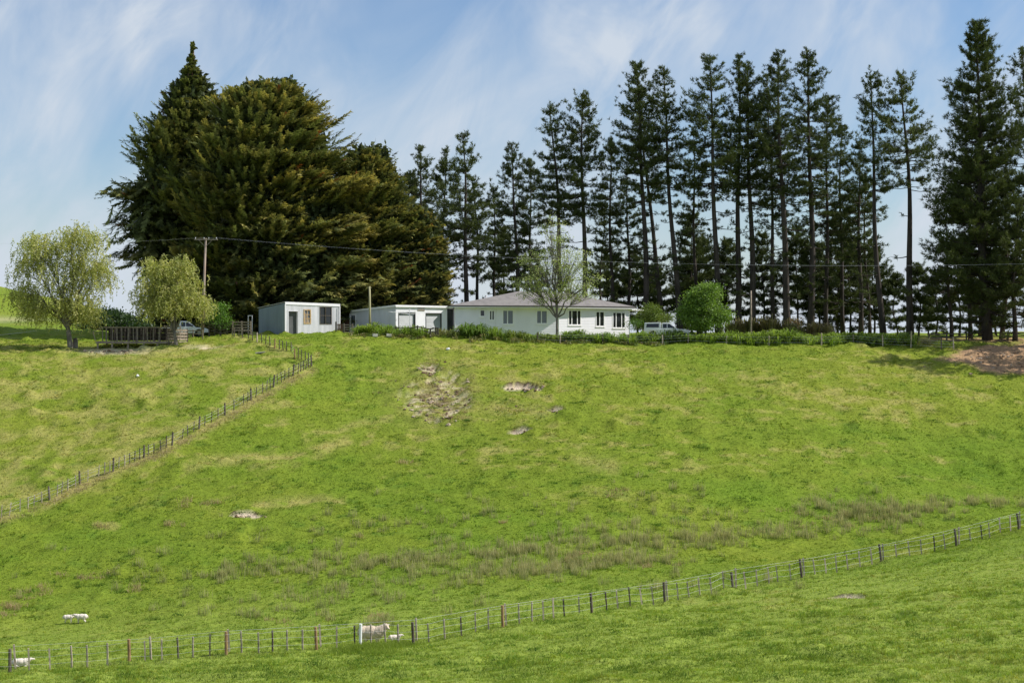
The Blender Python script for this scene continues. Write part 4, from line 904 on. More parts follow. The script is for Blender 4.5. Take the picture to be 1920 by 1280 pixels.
pl = on_wall(P0, P1)
for px in (911.5, 929.5):
    u_, _ = UH(px, P0, P1); mb = MB(); mb.tube([pl(u_, EV-.05, .07), pl(u_, 0, .07)], .035, 6); mb.build('downpipe', M['trim'], house)
# roof: hipped over the six cornered plan
ctr = vec(((P1[0]+P4[0])/2, (P1[1]+P4[1])/2)); poly = [vec(p) for p in (P0, P1, P2, P3, P4, P5)]
ov = [p+unit(p-ctr)*.75 for p in poly]
R0 = vec(((972-960)/F*163-O[0], 163-O[1])); R1 = vec(((1062-960)/F*166-O[0], 166-O[1])); RZ = -(546-HZ)/F*163-hz0; RZ1 = RZ-.15
def r3(p, z): return (p[0], p[1], z)
e = [r3(p, EV+.12) for p in ov]; a_, b_ = r3(R0, RZ), r3(R1, RZ1)
mb = MB(); mb.add(e+[a_, b_], [(0, 1, 6), (1, 7, 6), (1, 2, 7), (2, 3, 7), (3, 4, 7), (4, 6, 7), (4, 5, 6), (5, 0, 6)]); mb.add([r3(p, EV+.06) for p in ov], [(5, 4, 3, 2, 1, 0)])
mb.build('roof', M['roof'], house)
for nm, dz0, dz1, off, mt in (('gutter', -.02, .125, .05, 'gutter'), ('fascia', -.14, .015, .0, 'trim')):
    mb = MB()
    for i in range(6):
        p, q = ov[i], ov[(i+1) % 6]; p = p+unit(p-ctr)*off; q = q+unit(q-ctr)*off; z = EV+(dz0+dz1)/2
        ex = unit(q-p)*.001; mb.beam((*(p+ex), z), (*(q-ex), z), .07, dz1-dz0)
    mb.build(nm, M[mt], house)
mb = MB(); mb.add([r3(p*.999+ctr*.001, EV-.10) for p in ov]+[r3(p, EV-.13) for p in poly], [(i, (i+1) % 6, 6+(i+1) % 6, 6+i) for i in range(6)]); mb.build('soffit', M['trim'], house)
vt = vec(((911-960)/F*161-O[0], 161-O[1])); mb = MB(); mb.tube([(vt[0], vt[1], EV+.6), (vt[0], vt[1], EV+1.25)], .07, 8); mb.tube([(vt[0], vt[1], EV+1.25), (vt[0], vt[1], EV+1.32)], .13, 8); mb.build('vent_pipe', M['trim'], house)
# porch on the right, lean-to link on the left
pe = unit(vec(P2)-vec(P1)); pn = vec((-pe[1], pe[0])); q0 = vec(P2)-pe*1.0; 
mb = MB(); zz = EV-.30; A3 = vec(P2)+pe*.05-pn*.4; B3 = vec(P2)+pe*1.9-pn*.4; C3 = B3+pn*4.5; D3 = A3+pn*4.5
mb.add([r3(A3, zz), r3(B3, zz-.08), r3(C3, zz-.08), r3(D3, zz), r3(A3, zz+.20), r3(B3, zz+.12), r3(C3, zz+.12), r3(D3, zz+.20)], [(3, 2, 1, 0), (4, 5, 6, 7), (0, 1, 5, 4), (1, 2, 6, 5), (2, 3, 7, 6), (3, 0, 4, 7)]); mb.build('porch_roof', M['trim'], house)
for q in (B3-pe*.35+pn*.15, C3-pe*.35-pn*.15):
    mb = MB(); mb.box((q[0]-.05, q[1]-.05, -.2), (q[0]+.05, q[1]+.05, zz-.08)); mb.build('porch_post', M['trim'], house)
link_p = [Wl(836, 160), Wl(858, 160), Wl(858, 160.5), Wl(836, 160.5)]
mb = MB(); x0_, x1_ = Wl(834, 159.5)[0], Wl(856, 159.5)[0]; mb.box((x0_, 2.6, 0), (x1_, 2.75, EV-.25)); mb.build('link_wall', M['door_dark'], house)
mb = MB(); mb.box((x0_-.1, .9, EV-.22), (x1_-.35, 2.9, EV-.02)); mb.build('link_roof', M['trim'], house)
# brown timber shed with a pale green roof between hut and garage
sx, sy = (633-960)/F*161, 161; sz = gz(sx, sy)
shed = empty('timber_shed', (sx, sy, sz)); tag(shed, 'brown boarded shed with pale green iron roof between hut and garage', 'shed')
h_ = -(597.5-HZ)/F*161-sz; mb = MB()
for a, b in (((-.6, 0), (3.2, 0)), ((3.2, 0), (3.2, 4)), ((3.2, 4), (-.6, 4)), ((-.6, 4), (-.6, 0))): ribwall(mb, a, b, 0, h_, h_, [], .16, .02)
mb.build('wall', M['timber_brown'], shed)
mb = MB(); rz = -(583-HZ)/F*163-sz; rp = [(-.3, -.2, h_), (3.4, -.2, h_), (3.4, 2, rz), (.9, 2, rz), (3.4, 4.2, h_), (-.7, 4.2, h_)]
mb.add(rp+[(-.3, -.2, h_-.06), (3.4, -.2, h_-.06)], [(0, 1, 2, 3), (3, 2, 4, 5), (0, 3, 5), (6, 7, 1, 0), (1, 4, 2)]); mb.build('roof', M['roof_teal'], shed)

# ------------------------------------------------------------------ rails, gates, posts round the yard
def pxz(px, py, d): return vec(((px-960)/F*d, d, -(py-HZ)/F*d))
def railing(name, label, cat, posts, d, top, nrail, m_, group=None, rw=.12, pw=.11, gap=.26, over=.12):
    a = vec(place(posts[0], d if not hasattr(d, '__len__') else d[0])); root = empty(name, a); tag(root, label, cat, group); pts = []
    for i, px in enumerate(posts):
        dd = d if not hasattr(d, '__len__') else d[i]; g_ = vec(place(px, dd)); t = -(top-HZ)/F*dd if not hasattr(top, '__len__') else -(top[i]-HZ)/F*dd
        pts.append((g_-a, t-a[2])); mb = MB(); mb.beam(g_-a-vec((0, 0, .3)), (*(g_-a)[:2], t-a[2]+over), pw, pw); mb.build('post', M[m_], root, bevel=.008)
    for (p, tp), (q, tq) in zip(pts[:-1], pts[1:]):
        for k in range(nrail):
            mb = MB(); off = vec((0, -pw*.75, 0)); mb.beam((*(p+off)[:2], tp-k*gap), (*(q+off)[:2], tq-k*gap), .04, rw); mb.build('rail', M[m_], root, bevel=.005)
    return root
railing('rail_gate', 'pale weathered rail gate left of the iron hut', 'gate', [436, 453, 470], 148, 604, 4, 'timber', None, .12, .12, .28)
railing('rail_fence', 'low rail fence in front of the parked white ute', 'fence', [345, 362, 380], 146, 620, 2, 'timber', None, .1, .1, .3)
railing('rail_fence', 'dark timber yard rails between power pole and rail gate', 'fence', [392, 403, 414, 426, 436], 149, [602, 605, 609, 606, 604], 4, 'timber_dark', None, .1, .12, .3)
railing('rail_fence', 'short rails at the platform corner behind the small willow', 'fence', [308, 322, 338], 147, 612, 3, 'timber', None, .1, .1, .3)
railing('rail_gate', 'grey white barred gate beside the brown picket gate', 'gate', [645, 661], 150, 609, 4, 'timber', None, .10, .11, .25)
gt = empty('picket_gate', place(632, 150)); tag(gt, 'brown picket gate between iron hut and barred gate', 'gate'); b0_ = vec(gt.location)
for px, tp in ((630, 603), (644, 606)):
    g_ = vec(place(px, 150))-b0_; mb = MB(); mb.beam(g_-vec((0, 0, .3)), (g_[0], g_[1], -(tp-HZ)/F*150-b0_[2]), .14, .14); mb.build('post', M['post_dark'], gt)
for k in range(8):
    x = pxz(633+k*1.3, 0, 150)[0]-b0_[0]; mb = MB(); mb.box((x, -.06, .05), (x+.055, -.03, -(608-HZ)/F*150-b0_[2]-.03*(k % 2))); mb.build('picket', M['timber_brown'], gt)
mb = MB(); mb.box((0, -.03, .35), (.75, .0, .45)); mb.box((0, -.03, .85), (.75, .0, .95)); mb.build('rail', M['timber_brown'], gt)
gf = railing('garden_fence', 'old broken grey garden fence at the top of the paddock', 'fence', [742, 772, 783, 807, 817, 821], [149, 149, 148.6, 148.2, 148, 148], [614, 615, 612, 617, 615, 616], 2, 'timber_dark', None, .10, .16, .35)
# straight garden fence of posts and wires before the hedge
def wires(mb, P, zs, r_, sag=0, n=4):
    for z in zs:
        for a, b in zip(P[:-1], P[1:]):
            a = vec(a)+vec((0, 0, z)); b = vec(b)+vec((0, 0, z)); mb.tube([a+(b-a)*t-vec((0, 0, sag*4*t*(1-t))) for t in np.linspace(0, 1, n)], r_, 3, False)
def wirefence(name, label, items, lean=0, wire_z=(), group=None, wr=.006, mats=None, proud=.0):
    """items: (px, base py or None, height, width, material, lean)"""
    pts = [it[0] for it in items]; a = vec(pts[0]); root = empty(name, a); tag(root, label, 'fence', group)
    r = np.random.default_rng(len(items)); cache = {}
    for (p, h, w, m_, ln) in items:
        key = (w, m_, r.integers(3))
        if key not in cache:
            mb = MB(); j = r.normal(size=6)*.012
            if m_ == 'post_white': mb.tube([(0, 0, -.1), (0, 0, 1)], w/2, 10)
            elif w >= .13: mb.tube([(0, 0, -.2), (j[0]*.5, j[1]*.5, .5), (j[2]*.6, 0, .985), (j[2]*.6, 0, 1)], [w/2*1.05, w/2, w/2*.95, w/2*.85], 9)
            else:
                vs = []
                for z, s_, dx in ((-.2, 1, 0), (.5, 1, j[0]), (.985, .97, j[1]*.6), (1, .85, j[1]*.6)):
                    vs += [(dx-w/2*s_, -w*.35*s_, z), (dx+w/2*s_, -w*.35*s_, z), (dx+w/2*s_, w*.35*s_, z+(.01 if z == 1 else 0)), (dx-w/2*s_, w*.35*s_, z)]
                mb.add(vs, [(k*4+i, k*4+(i+1) % 4, k*4+4+(i+1) % 4, k*4+4+i) for k in range(3) for i in range(4)]+[(12, 13, 14, 15), (3, 2, 1, 0)])
            cache[key] = mb.mesh('post', M[m_], smooth_=False)
        link('post', cache[key], None, root, tuple(vec(p)-a), (r.normal()*.02, ln+r.normal()*.018, r.uniform(-.4, .4)), (1, 1, h))
    if wire_z:
        mb = MB(); P = [vec(p)-a+vec((math.sin(it[4])*.8, -.07, 0)) for p, it in zip(pts, items)]
        for z in wire_z: wires(mb, P, [z], wr, .004, 2)
        mb.build('wires', M['wire'], root)
    return root
it = [(place(px, 147.9), h, .13, m_, 0) for px, h, m_ in ((1008, 1.0, 'post_dark'), (1050, .9, 'post_grey'), (1130, .95, 'post_dark'), (1178, 1.1, 'post_dark'), (1242, 1.05, 'post_grey'), (1290, .95, 'post_dark'),
      (1362, 1.0, 'post_grey'), (1442, 1.0, 'post_grey'), (1540, 1.3, 'post_grey'), (1600, 1.0, 'post_dark'), (1655, 1.25, 'post_grey'), (1708, 1.75, 'post_grey'), (1765, 1.2, 'post_dark'), (1788, 1.3, 'post_grey'))]
wirefence('garden_wire_fence', 'post and wire fence running along the front of the leafy borders', it, wire_z=(.3, .6, .85), wr=.005)
railing('rail_fence', 'dark rail fence under the dense right hand pines', 'fence', [1742, 1775, 1812, 1850, 1890, 1935], 158, [627, 626, 625, 624, 624, 624], 3, 'timber_dark', None, .12, .14, .38)

# timber loading platform
d0 = 141.3; pa = vec(((181-960)/F*d0, d0, 0)); zdk = -(639-HZ)/F*d0; zrl = -(614-HZ)/F*d0; gl = min(gz(pa[0], d0), gz(pa[0]+7, d0))
plat = empty('timber_platform', (pa[0], d0, gl)); tag(plat, 'low weathered timber loading platform with railed sides between two willows', 'platform'); PL = 7.0; zd = zdk-gl; zr_ = zrl-gl
mb = MB()
for k in range(22): mb.box((0, k*.15, zd-.09), (PL, k*.15+.135, zd-.04))
mb.build('deck', M['timber_dark'], plat)
mb = MB(); mb.beam((-.05, -.05, zd-.16), (PL+.05, -.05, zd-.16), .08, .2); mb.build('edge_beam', M['timber'], plat)
for i, px in enumerate((182, 209, 239, 268, 294)):
    x = (px-960)/F*d0-pa[0]; mb = MB(); mb.beam((x+.05, .05, -.4), (x+.05, .05, zd-.26), .16, .16); mb.build('leg', M['timber'], plat)
    mb = MB(); mb.beam((x+.12, 3.0, -.4), (x+.12, 3.0, zd-.1), .16, .16); mb.build('leg', M['timber_dark'], plat)
xs = [(p-960)/F*d0-pa[0] for p in (192, 199, 210, 219, 228, 240, 250, 257, 268, 276, 287, 298)]
for i, x in enumerate(xs):
    for y in (.1, 3.0):
        mb = MB(); w = .14 if i % 2 else .09; mb.beam((x, y, zd-.03), (x+.03*(i % 3-1), y, zr_), w, .09); mb.build('rail_post', M['timber_mid' if y < 1 else 'timber_dark'], plat)
for y, m_ in ((.1, 'timber'), (3.0, 'timber_dark')):
    mb = MB(); mb.beam((xs[0]-.2, y-.06, zr_+.03), (PL, y-.06, zr_+.03), .10, .09); mb.build('top_rail', M[m_], plat)
for z0_, z1_ in ((zd+.02, zd+.40), (zd+.42, zd+.80), (zd+.82, zr_-.04)):
    mb = MB(); mb.box((.3, 3.06, z0_), (PL, 3.10, z1_)); mb.build('back_board', M['board_black'], plat)
for k in range(6):
    z = zd-.4+k*.30; mb = MB(); mb.beam((PL+.1, -.1, z), (PL+1.4, 2.6, z-.05), .05, .2); mb.build('side_board', M['timber'], plat)
for k, (x, y) in enumerate(((PL+.15, 0), (PL+1.4, 2.6))):
    mb = MB(); mb.beam((x, y+.08, -.3), (x, y+.08, zr_-.1), .13, .13); mb.build('side_post', M['timber_dark'], plat)
mb = MB(); mb.beam((-.1, 0, zd), (-.35, 0, zr_-.4), .08, .06); mb.beam((-.35, 0, zr_-.4), (xs[0], 0, zr_), .06, .06); mb.build('brace', M['timber'], plat)

# power poles and wires
pb = vec(place(379, 150)); pole = empty('power_pole', pb); tag(pole, 'tall brown power pole with crossarm beside the small willow', 'power pole'); pt_ = vec(((386-960)/F*150, 150, -(447-HZ)/F*150))-pb
mb = MB(); mb.tube([(0, 0, -.5), pt_*.5, pt_], [.17, .14, .10], 9); mb.build('pole', mat('pole_timber', (.30, .205, .15), .9, .25, 3, (1, 1, .15), .4, stain=((.42, .40, .36), .6, 2, (1, 1, .2))), pole, smooth_=True)
ca = pt_-vec((0, .13, .12)); ce0, ce1 = ca+vec((-1.2, .12, 0)), ca+vec((1.3, -.12, -.02)); mb = MB(); mb.beam(ce0, ce1, .1, .13); mb.build('crossarm', M['timber'], pole)
for s_ in (-1, 1):
    mb = MB(); mb.beam(ca+vec((s_*.7, -.02, -.06)), ca+vec((s_*.04, 0, -.75)), .04, .05); mb.build('brace', M['timber'], pole)
ins = []
for k, f_ in enumerate((.05, .42, .62, .95)):
    q = ce0+(ce1-ce0)*f_+vec((0, 0, .06)); mb = MB(); mb.tube([q, q+vec((0, 0, .06)), q+vec((0, 0, .09)), q+vec((0, 0, .17))], [.015, .05, .04, .03], 7); mb.build('insulator', M['tin_white'], pole); ins.append(pb+q+vec((0, 0, .15)))
PEND = [W(1408, 545, 158)]
w_ = MB(); a = vec(pb)
end = [vec(W(2500, 470, 146))+vec((0, k*.4, 0)) for k in (-1, 0, 1)]
def cat_(mb, A, B, sag, n=40, r_=.0035): mb.tube([A+(B-A)*t-vec((0, 0, sag*4*t*(1-t))) for t in np.linspace(0, 1, n)], r_*.8, 3, False)
for i_, e_ in zip(ins[2:], end): cat_(w_, i_-a, e_-a, 2.2)
for i_ in ins[:3]: cat_(w_, i_-a, vec((-75, 158, i_[2]+.4+.4))-a, .8, 14)
w_.build('wires', M['wire'], pole)
def slim(px, pt_y, d, r_, lab, m_, arm=0, top_px=None):
    b = vec(place(px, d)); o_ = empty('slim_pole', b); tag(o_, lab, 'pole', 'slim poles'); t = vec((((top_px or px)-960)/F*d, d, -(pt_y-HZ)/F*d))-b
    mb = MB(); mb.tube([(0, 0, -.4), t*.5, t], [r_, r_*.9, r_*.75], 8); mb.build('pole', M[m_], o_, smooth_=True)
    if arm: mb = MB(); mb.beam(t+vec((-arm, 0, -.12)), t+vec((arm*.8, 0, -.12)), .06, .07); mb.build('crossarm', M[m_], o_)
    return o_
M['pole_pale'] = mat('pale_green_pole', (.36, .33, .19), .85, .2, 3, (1, 1, .2))
slim(694, 537, 149.6, .13, 'slim greenish pole in front of the white garage side wall', 'pole_pale', .28, 693)
slim(1408, 545, 150.2, .11, 'slim bare pole standing in the hedge before the pine row', 'timber')

# rotary clothesline
cb = vec(place(768, 151)); cl = empty('clothesline', cb); tag(cl, 'white rotary clothesline on the lawn before the garage doors', 'clothesline'); zt = -(583-HZ)/F*151-cb[2]
mb = MB(); mb.tube([(0, 0, -.1), (0, 0, zt+.25)], .03, 8); mb.build('pole', M['tin_white'], cl)
hubz = zt-.35
for k, an in enumerate((.35, .35+PI/2, .35+PI, .35+1.5*PI)):
    mb = MB(); mb.tube([(0, 0, hubz), (math.cos(an)*2.3, math.sin(an)*2.3, hubz+.28)], .018, 5); mb.tube([(0, 0, zt+.2), (math.cos(an)*1.2, math.sin(an)*1.2, hubz+.15)], .008, 4); mb.build('arm', M['trim'], cl)
mb = MB()
for rr in (1.1, 1.7, 2.25):
    q = [(math.cos(.35+i*PI/2)*rr, math.sin(.35+i*PI/2)*rr, hubz+.28*rr/2.3) for i in range(5)]
    for a, b in zip(q[:-1], q[1:]): mb.tube([a, b], .005, 3, False)
mb.build('lines', M['trim'], cl)

# ------------------------------------------------------------------ vehicles
def ute(px, d, rz, label, group=None, paint='car_white', canopy=True, s=1.0, dz=0):
    g_ = place(px, d); root = empty('parked_ute', (g_[0], g_[1], g_[2]+dz), rz); tag(root, label, 'ute', group)
    body = MB(); W2 = .88                # x forward, length 5.1
    prof = [(-2.5, .45), (-2.55, .95), (-.6, .98), (1.05, 1.0), (2.3, .88), (2.5, .72), (2.5, .42), (1.95, .38), (1.9, .62), (1.65, .78), (1.35, .78), (1.1, .62), (1.05, .36), (-1.1, .36), (-1.15, .62), (-1.4, .78), (-1.7, .78), (-1.95, .62), (-2.0, .42)]
    body.prism(prof, -W2, W2); body.build('body', M[paint], root, bevel=.05)
    cabp = [(-.55, .98), (-.5, 1.62), (-.35, 1.68), (.25, 1.66), (.42, 1.6), (1.15, 1.0)]
    def green(prof_, nm, ins_):
        mb = MB(); n = len(prof_); vs = []
        for s_ in (-1, 1):
            for x, z in prof_: vs.append((x, s_*(W2-.03-ins_*max(0, z-1.0)), z))
        mb.add(vs, [tuple(range(n))[::-1], tuple(range(n, 2*n))]+[(i, (i+1) % n, n+(i+1) % n, n+i) for i in range(n)]); return mb.build(nm, M[paint], root, bevel=.03)
    cab_ = green(cabp, 'cab', .22)
    if canopy: cn = green([(-2.5, .96), (-2.42, 1.66), (-.62, 1.70), (-.60, .98)], 'canopy', .16)
    def side(poly_, nm, par, ins_=.22):
        for s_ in (-1, 1):
            mb = MB(); vs = [(x, s_*(W2-.03-ins_*(z-1.0)+.008), z) for x, z in poly_]; vs2 = [(x, s_*(W2-.03-ins_*(z-1.0)-.02), z) for x, z in poly_]; n = len(vs)
            mb.add(vs+vs2, [tuple(range(n)), tuple(range(n, 2*n))[::-1]]+[(i, (i+1) % n, n+(i+1) % n, n+i) for i in range(n)]); mb.build(nm, M['glass'], par)
    side([(-.42, 1.08), (-.40, 1.54), (.02, 1.54), (.02, 1.08)], 'side_window', root); side([(.10, 1.08), (.10, 1.54), (.34, 1.52), (.88, 1.10)], 'side_window', root)
    if canopy: side([(-2.25, 1.14), (-2.2, 1.54), (-.85, 1.56), (-.85, 1.14)], 'canopy_window', root, .16)
    mb = MB(); mb.add([(.47, -.60, 1.56), (.47, .60, 1.56), (1.10, .74, 1.06), (1.10, -.74, 1.06), (.45, -.60, 1.54), (.45, .60, 1.54), (1.07, .74, 1.03), (1.07, -.74, 1.03)], [(0, 1, 2, 3), (7, 6, 5, 4), (0, 4, 5, 1), (2, 6, 7, 3)]); mb.build('windscreen', M['glass'], root)
    for x in (1.5, -1.55):
        for s_ in (-1, 1):
            wv = MB(); wv.tube([(x, s_*.66, .37), (x, s_*.89, .37)], .37, 20); wh = wv.build('wheel', M['rubber'], root); rm = MB(); rm.tube([(x, s_*.80, .37), (x, s_*.90, .37)], .21, 14); rm.build('rim', M['rim'], wh)
    for s_ in (-1, 1):
        mb = MB(); mb.box((2.44, s_*.62-.17, .66), (2.52, s_*.62+.17, .80)); mb.build('headlight', M['lamp'], root)
        mb = MB(); mb.box((-2.58, s_*.78-.08, .7), (-2.5, s_*.78+.08, .95)); mb.build('tail_light', M['tail'], root)
        mb = MB(); mb.box((.72, s_*.98-.09, 1.08), (.82, s_*.98+.09, 1.25)); mb.build('wing_mirror', M['gutter'], root)
    mb = MB(); mb.box((2.48, -.8, .40), (2.6, .8, .56)); mb.build('front_bumper', M[paint], root, bevel=.03)
    return root
ute(1250, 158, -.12, 'white ute with white canopy parked right of the olive shrub', 'parked white utes', dz=.06)
ute(346, 156, .3, 'white ute parked behind the rails between small willow and power pole', 'parked white utes', canopy=False, dz=.15)
# bits and pieces
def lumpy(name, label, cat, X, sz, m_, seed=1):
    r = np.random.default_rng(seed); mb = MB(); mb.ball((0, 0, 0), sz, 9, 6); mb.v = [tuple(vec(v)*(1+r.normal()*.10)) for v in mb.v]
    o_ = mb.build(name, M[m_], None, tuple(X)); return tag(o_, label, cat)
st = vec(place(141, 141.5)); mb = MB(); mb.tube([(0, 0, -.2), (0, 0, .15), (.03, 0, .75), (-.03, 0, 1.02)], [.34, .27, .24, .20], 11); tag(mb.build('tree_stump', M['bark_grey'], None, tuple(st)), 'grey tree stump beside the larger willow trunk', 'stump')
for px, w, lab in ((703, .5, 'left one of two pale concrete blocks in the grass by the garage'), (729, .5, 'right one of two pale concrete blocks in the grass by the garage')):
    X = hit(px, 631, 130, 155); mb = MB(); mb.box((-w/2, -.2, -.05), (w/2, .2, .24)); o_ = mb.build('concrete_block', M['stone'], None, (X[0], X[1], X[2]+.05), rot=(0, .05, .2), bevel=.02); tag(o_, lab, 'block', 'pale concrete blocks')
for px, py, sz, lab, s_ in ((840, 656, (.20, .16, .15), 'small white stone on the slope above the bare patch', 3), (258, 706, (.14, .12, .13), 'lone white stone out in the left paddock', 4), (1377, 642, (.42, .2, .15), 'pale flat stone in the grass right of the round tree', 5)):
    X = hit(px, py, 110, 155); lumpy('stone', lab, 'stone', (X[0], X[1], X[2]+.08), sz, 'post_white' if sz[0] < .3 else 'stone', s_)
X = vec(hit(487, 664, 120, 150)); mb = MB(); mb.tube([(-.45, 0, .1), (0, .05, .14), (.5, 0, .22)], [.07, .09, .05], 7); mb.tube([(0, .05, .14), (.3, .2, .1)], [.05, .02], 5); tag(mb.build('fallen_branch', M['deadwood'], None, tuple(X)), 'bleached broken branch lying inside the fence corner', 'branch')
X = vec(place(469, 151)); fr = empty('timber_doorway', X); tag(fr, 'white timber frame standing at the back corner of the iron hut', 'doorway'); zt = -(591-HZ)/F*151-X[2]
for x_ in (-.2, .22):
    mb = MB(); mb.box((x_-.035, -.03, -.1), (x_+.035, .03, zt-.07)); mb.build('upright', M['trim'], fr)
mb = MB(); mb.box((-.235, -.032, zt-.07), (.255, .032, zt)); mb.build('top_rail', M['trim'], fr)
# farm track on the far left knoll
tr = MB(); q = [vec(W(px, py, d)) for px, py, d in ((-60, 652, 158), (0, 646, 160), (40, 640, 164), (70, 634, 168))]
for a, b in zip(q[:-1], q[1:]):
    za, zb_ = gz(a[0], a[1])+.12, gz(b[0], b[1])+.12; tr.poly([(a[0], a[1]-.5, za), (b[0], b[1]-.5, zb_), (b[0], b[1]+.5, zb_+.06), (a[0], a[1]+.5, za+.06)])
tag(tr.build('farm_path', M['concrete']), kind='structure')

# ------------------------------------------------------------------ paddock fences
BASE = [(-40, 1262), (17, 1258), (92, 1255), (160, 1250), (240, 1245), (330, 1240), (425, 1231), (510, 1226), (592, 1221), (640, 1217), (695, 1212), (775, 1207), (860, 1191), (943, 1177), (1020, 1161), (1110, 1147), (1180, 1137), (1250, 1128), (1320, 1115), (1378, 1106), (1445, 1094),
        (1508, 1084), (1580, 1072), (1655, 1054), (1730, 1041), (1794, 1026), (1855, 1012), (1911, 994), (1990, 972)]
D_OF = lambda px: float(np.interp(px, [-40, 0, 425, 775, 960, 1250, 1500, 1700, 1920, 2000], [66, 67, 68, 70.5, 72.5, 80, 86, 91.5, 97, 99]))
MAINS = {17: 'post_dark', 241: 'post_rust', 423: 'post_rust', 593: 'post_rust', 775: 'post_dark', 943: 'post_rust', 1110: 'post_dark', 1247: 'post_dark', 1375: 'post_dark', 1504: 'post_dark', 1653: 'post_dark', 1794: 'post_dark', 1911: 'post_dark'}
BATT = [-30, 53, 92, 133, 162, 200, 271, 303, 333, 361, 392, 452, 484, 510, 538, 567, 631, 665, 695, 723, 747, 804, 834, 865, 892, 916, 974, 998, 1019, 1038, 1059, 1087, 1138, 1159, 1182, 1204, 1226, 1272, 1293, 1313, 1335, 1358,
        1399, 1421, 1443, 1459, 1484, 1529, 1550, 1570, 1591, 1614, 1636, 1682, 1707, 1729, 1754, 1773, 1821, 1843, 1857, 1877, 1896, 1935, 1955]
STAY = [27, 282, 429, 601, 781, 949, 1252, 1381, 1509, 1657, 1799, 1914]
def fpt(px, back=0):
    d = D_OF(px)+back; x = (px-960)/F*d; return (x, d, gz(x, d))
items = []
rr = np.random.default_rng(4)
for px, m_ in MAINS.items(): items.append((px, fpt(px), 1.12, .155, m_, -.035-.08*smooth(900, 1300, px)))
for px in BATT: items.append((px, fpt(px), rr.uniform(.98, 1.07), .075, 'post_grey' if rr.random() < .8 else 'post_dark', -.03-.08*smooth(900, 1300, px)))
items.append((675, fpt(675, -.15), 1.05, .15, 'post_white', .0))
items = [tuple(i[1:]) for i in sorted(items, key=lambda i: i[0])]
pf = wirefence('paddock_fence', 'long batten and wire fence crossing the near paddock', items, wire_z=(.30, .66, .98), wr=.0036)
st_items = [(fpt(px, .9), 1.15, .09, 'post_grey', -.06) for px in STAY]
wirefence('outrigger_fence', 'thin posts with one raised wire just behind the near paddock fence', st_items, wire_z=(1.08,), wr=.0045)
B1 = [5, 50, 110, 155, 188, 232, 277, 318, 343, 380, 422, 448, 492, 553, 585, 615, 635, 667, 700, 728, 757, 783, 808, 832, 863, 902, 932, 967, 1025, 1055, 1088, 1119, 1150, 1187, 1225, 1265, 1315, 1367, 1393, 1412, 1437, 1475, 1500, 1520, 1538, 1558, 1583, 1600, 1625, 1648, 1675, 1690, 1705, 1720, 1735, 1752]
BM = {277, 448, 635, 808, 967, 1119, 1265, 1412, 1538, 1648, 1752}
def upt(px): 
    py = float(np.interp(px, [p[0] for p in FENCE_PX], [p[1] for p in FENCE_PX])); return hit(px, py, 90, 160)
ui = [(upt(-30/3), .95, .07, 'post_dark', 0)]+[(upt(b/3), 1.08 if b in BM else rr.uniform(.85, 1.0), .16 if b in BM else .07, 'post_dark' if (b in BM or b > 700) else 'post_grey', rr.normal()*.05+.03) for b in B1]
B2_ = [(635, 680), (610, 677), (583, 674), (558, 671), (530, 672), (503, 659), (470, 658), (443, 657), (415, 655), (380, 653), (345, 648), (313, 646), (283, 643), (248, 641), (215, 638), (183, 635), (140, 632), (112, 631), (78, 631)]
for b, py in B2_:
    X = hit(b/4+420, py, 120, 160); ui.append((X, .95, .14 if b in (530, 380, 248) else .08, 'post_rust' if b in (530, 380) else ('post_grey' if b == 248 else 'post_dark'), rr.normal()*.03))
wirefence('hill_fence', 'old post and wire fence climbing the hill past the iron hut', ui, wire_z=(.3, .6, .82), wr=.003)

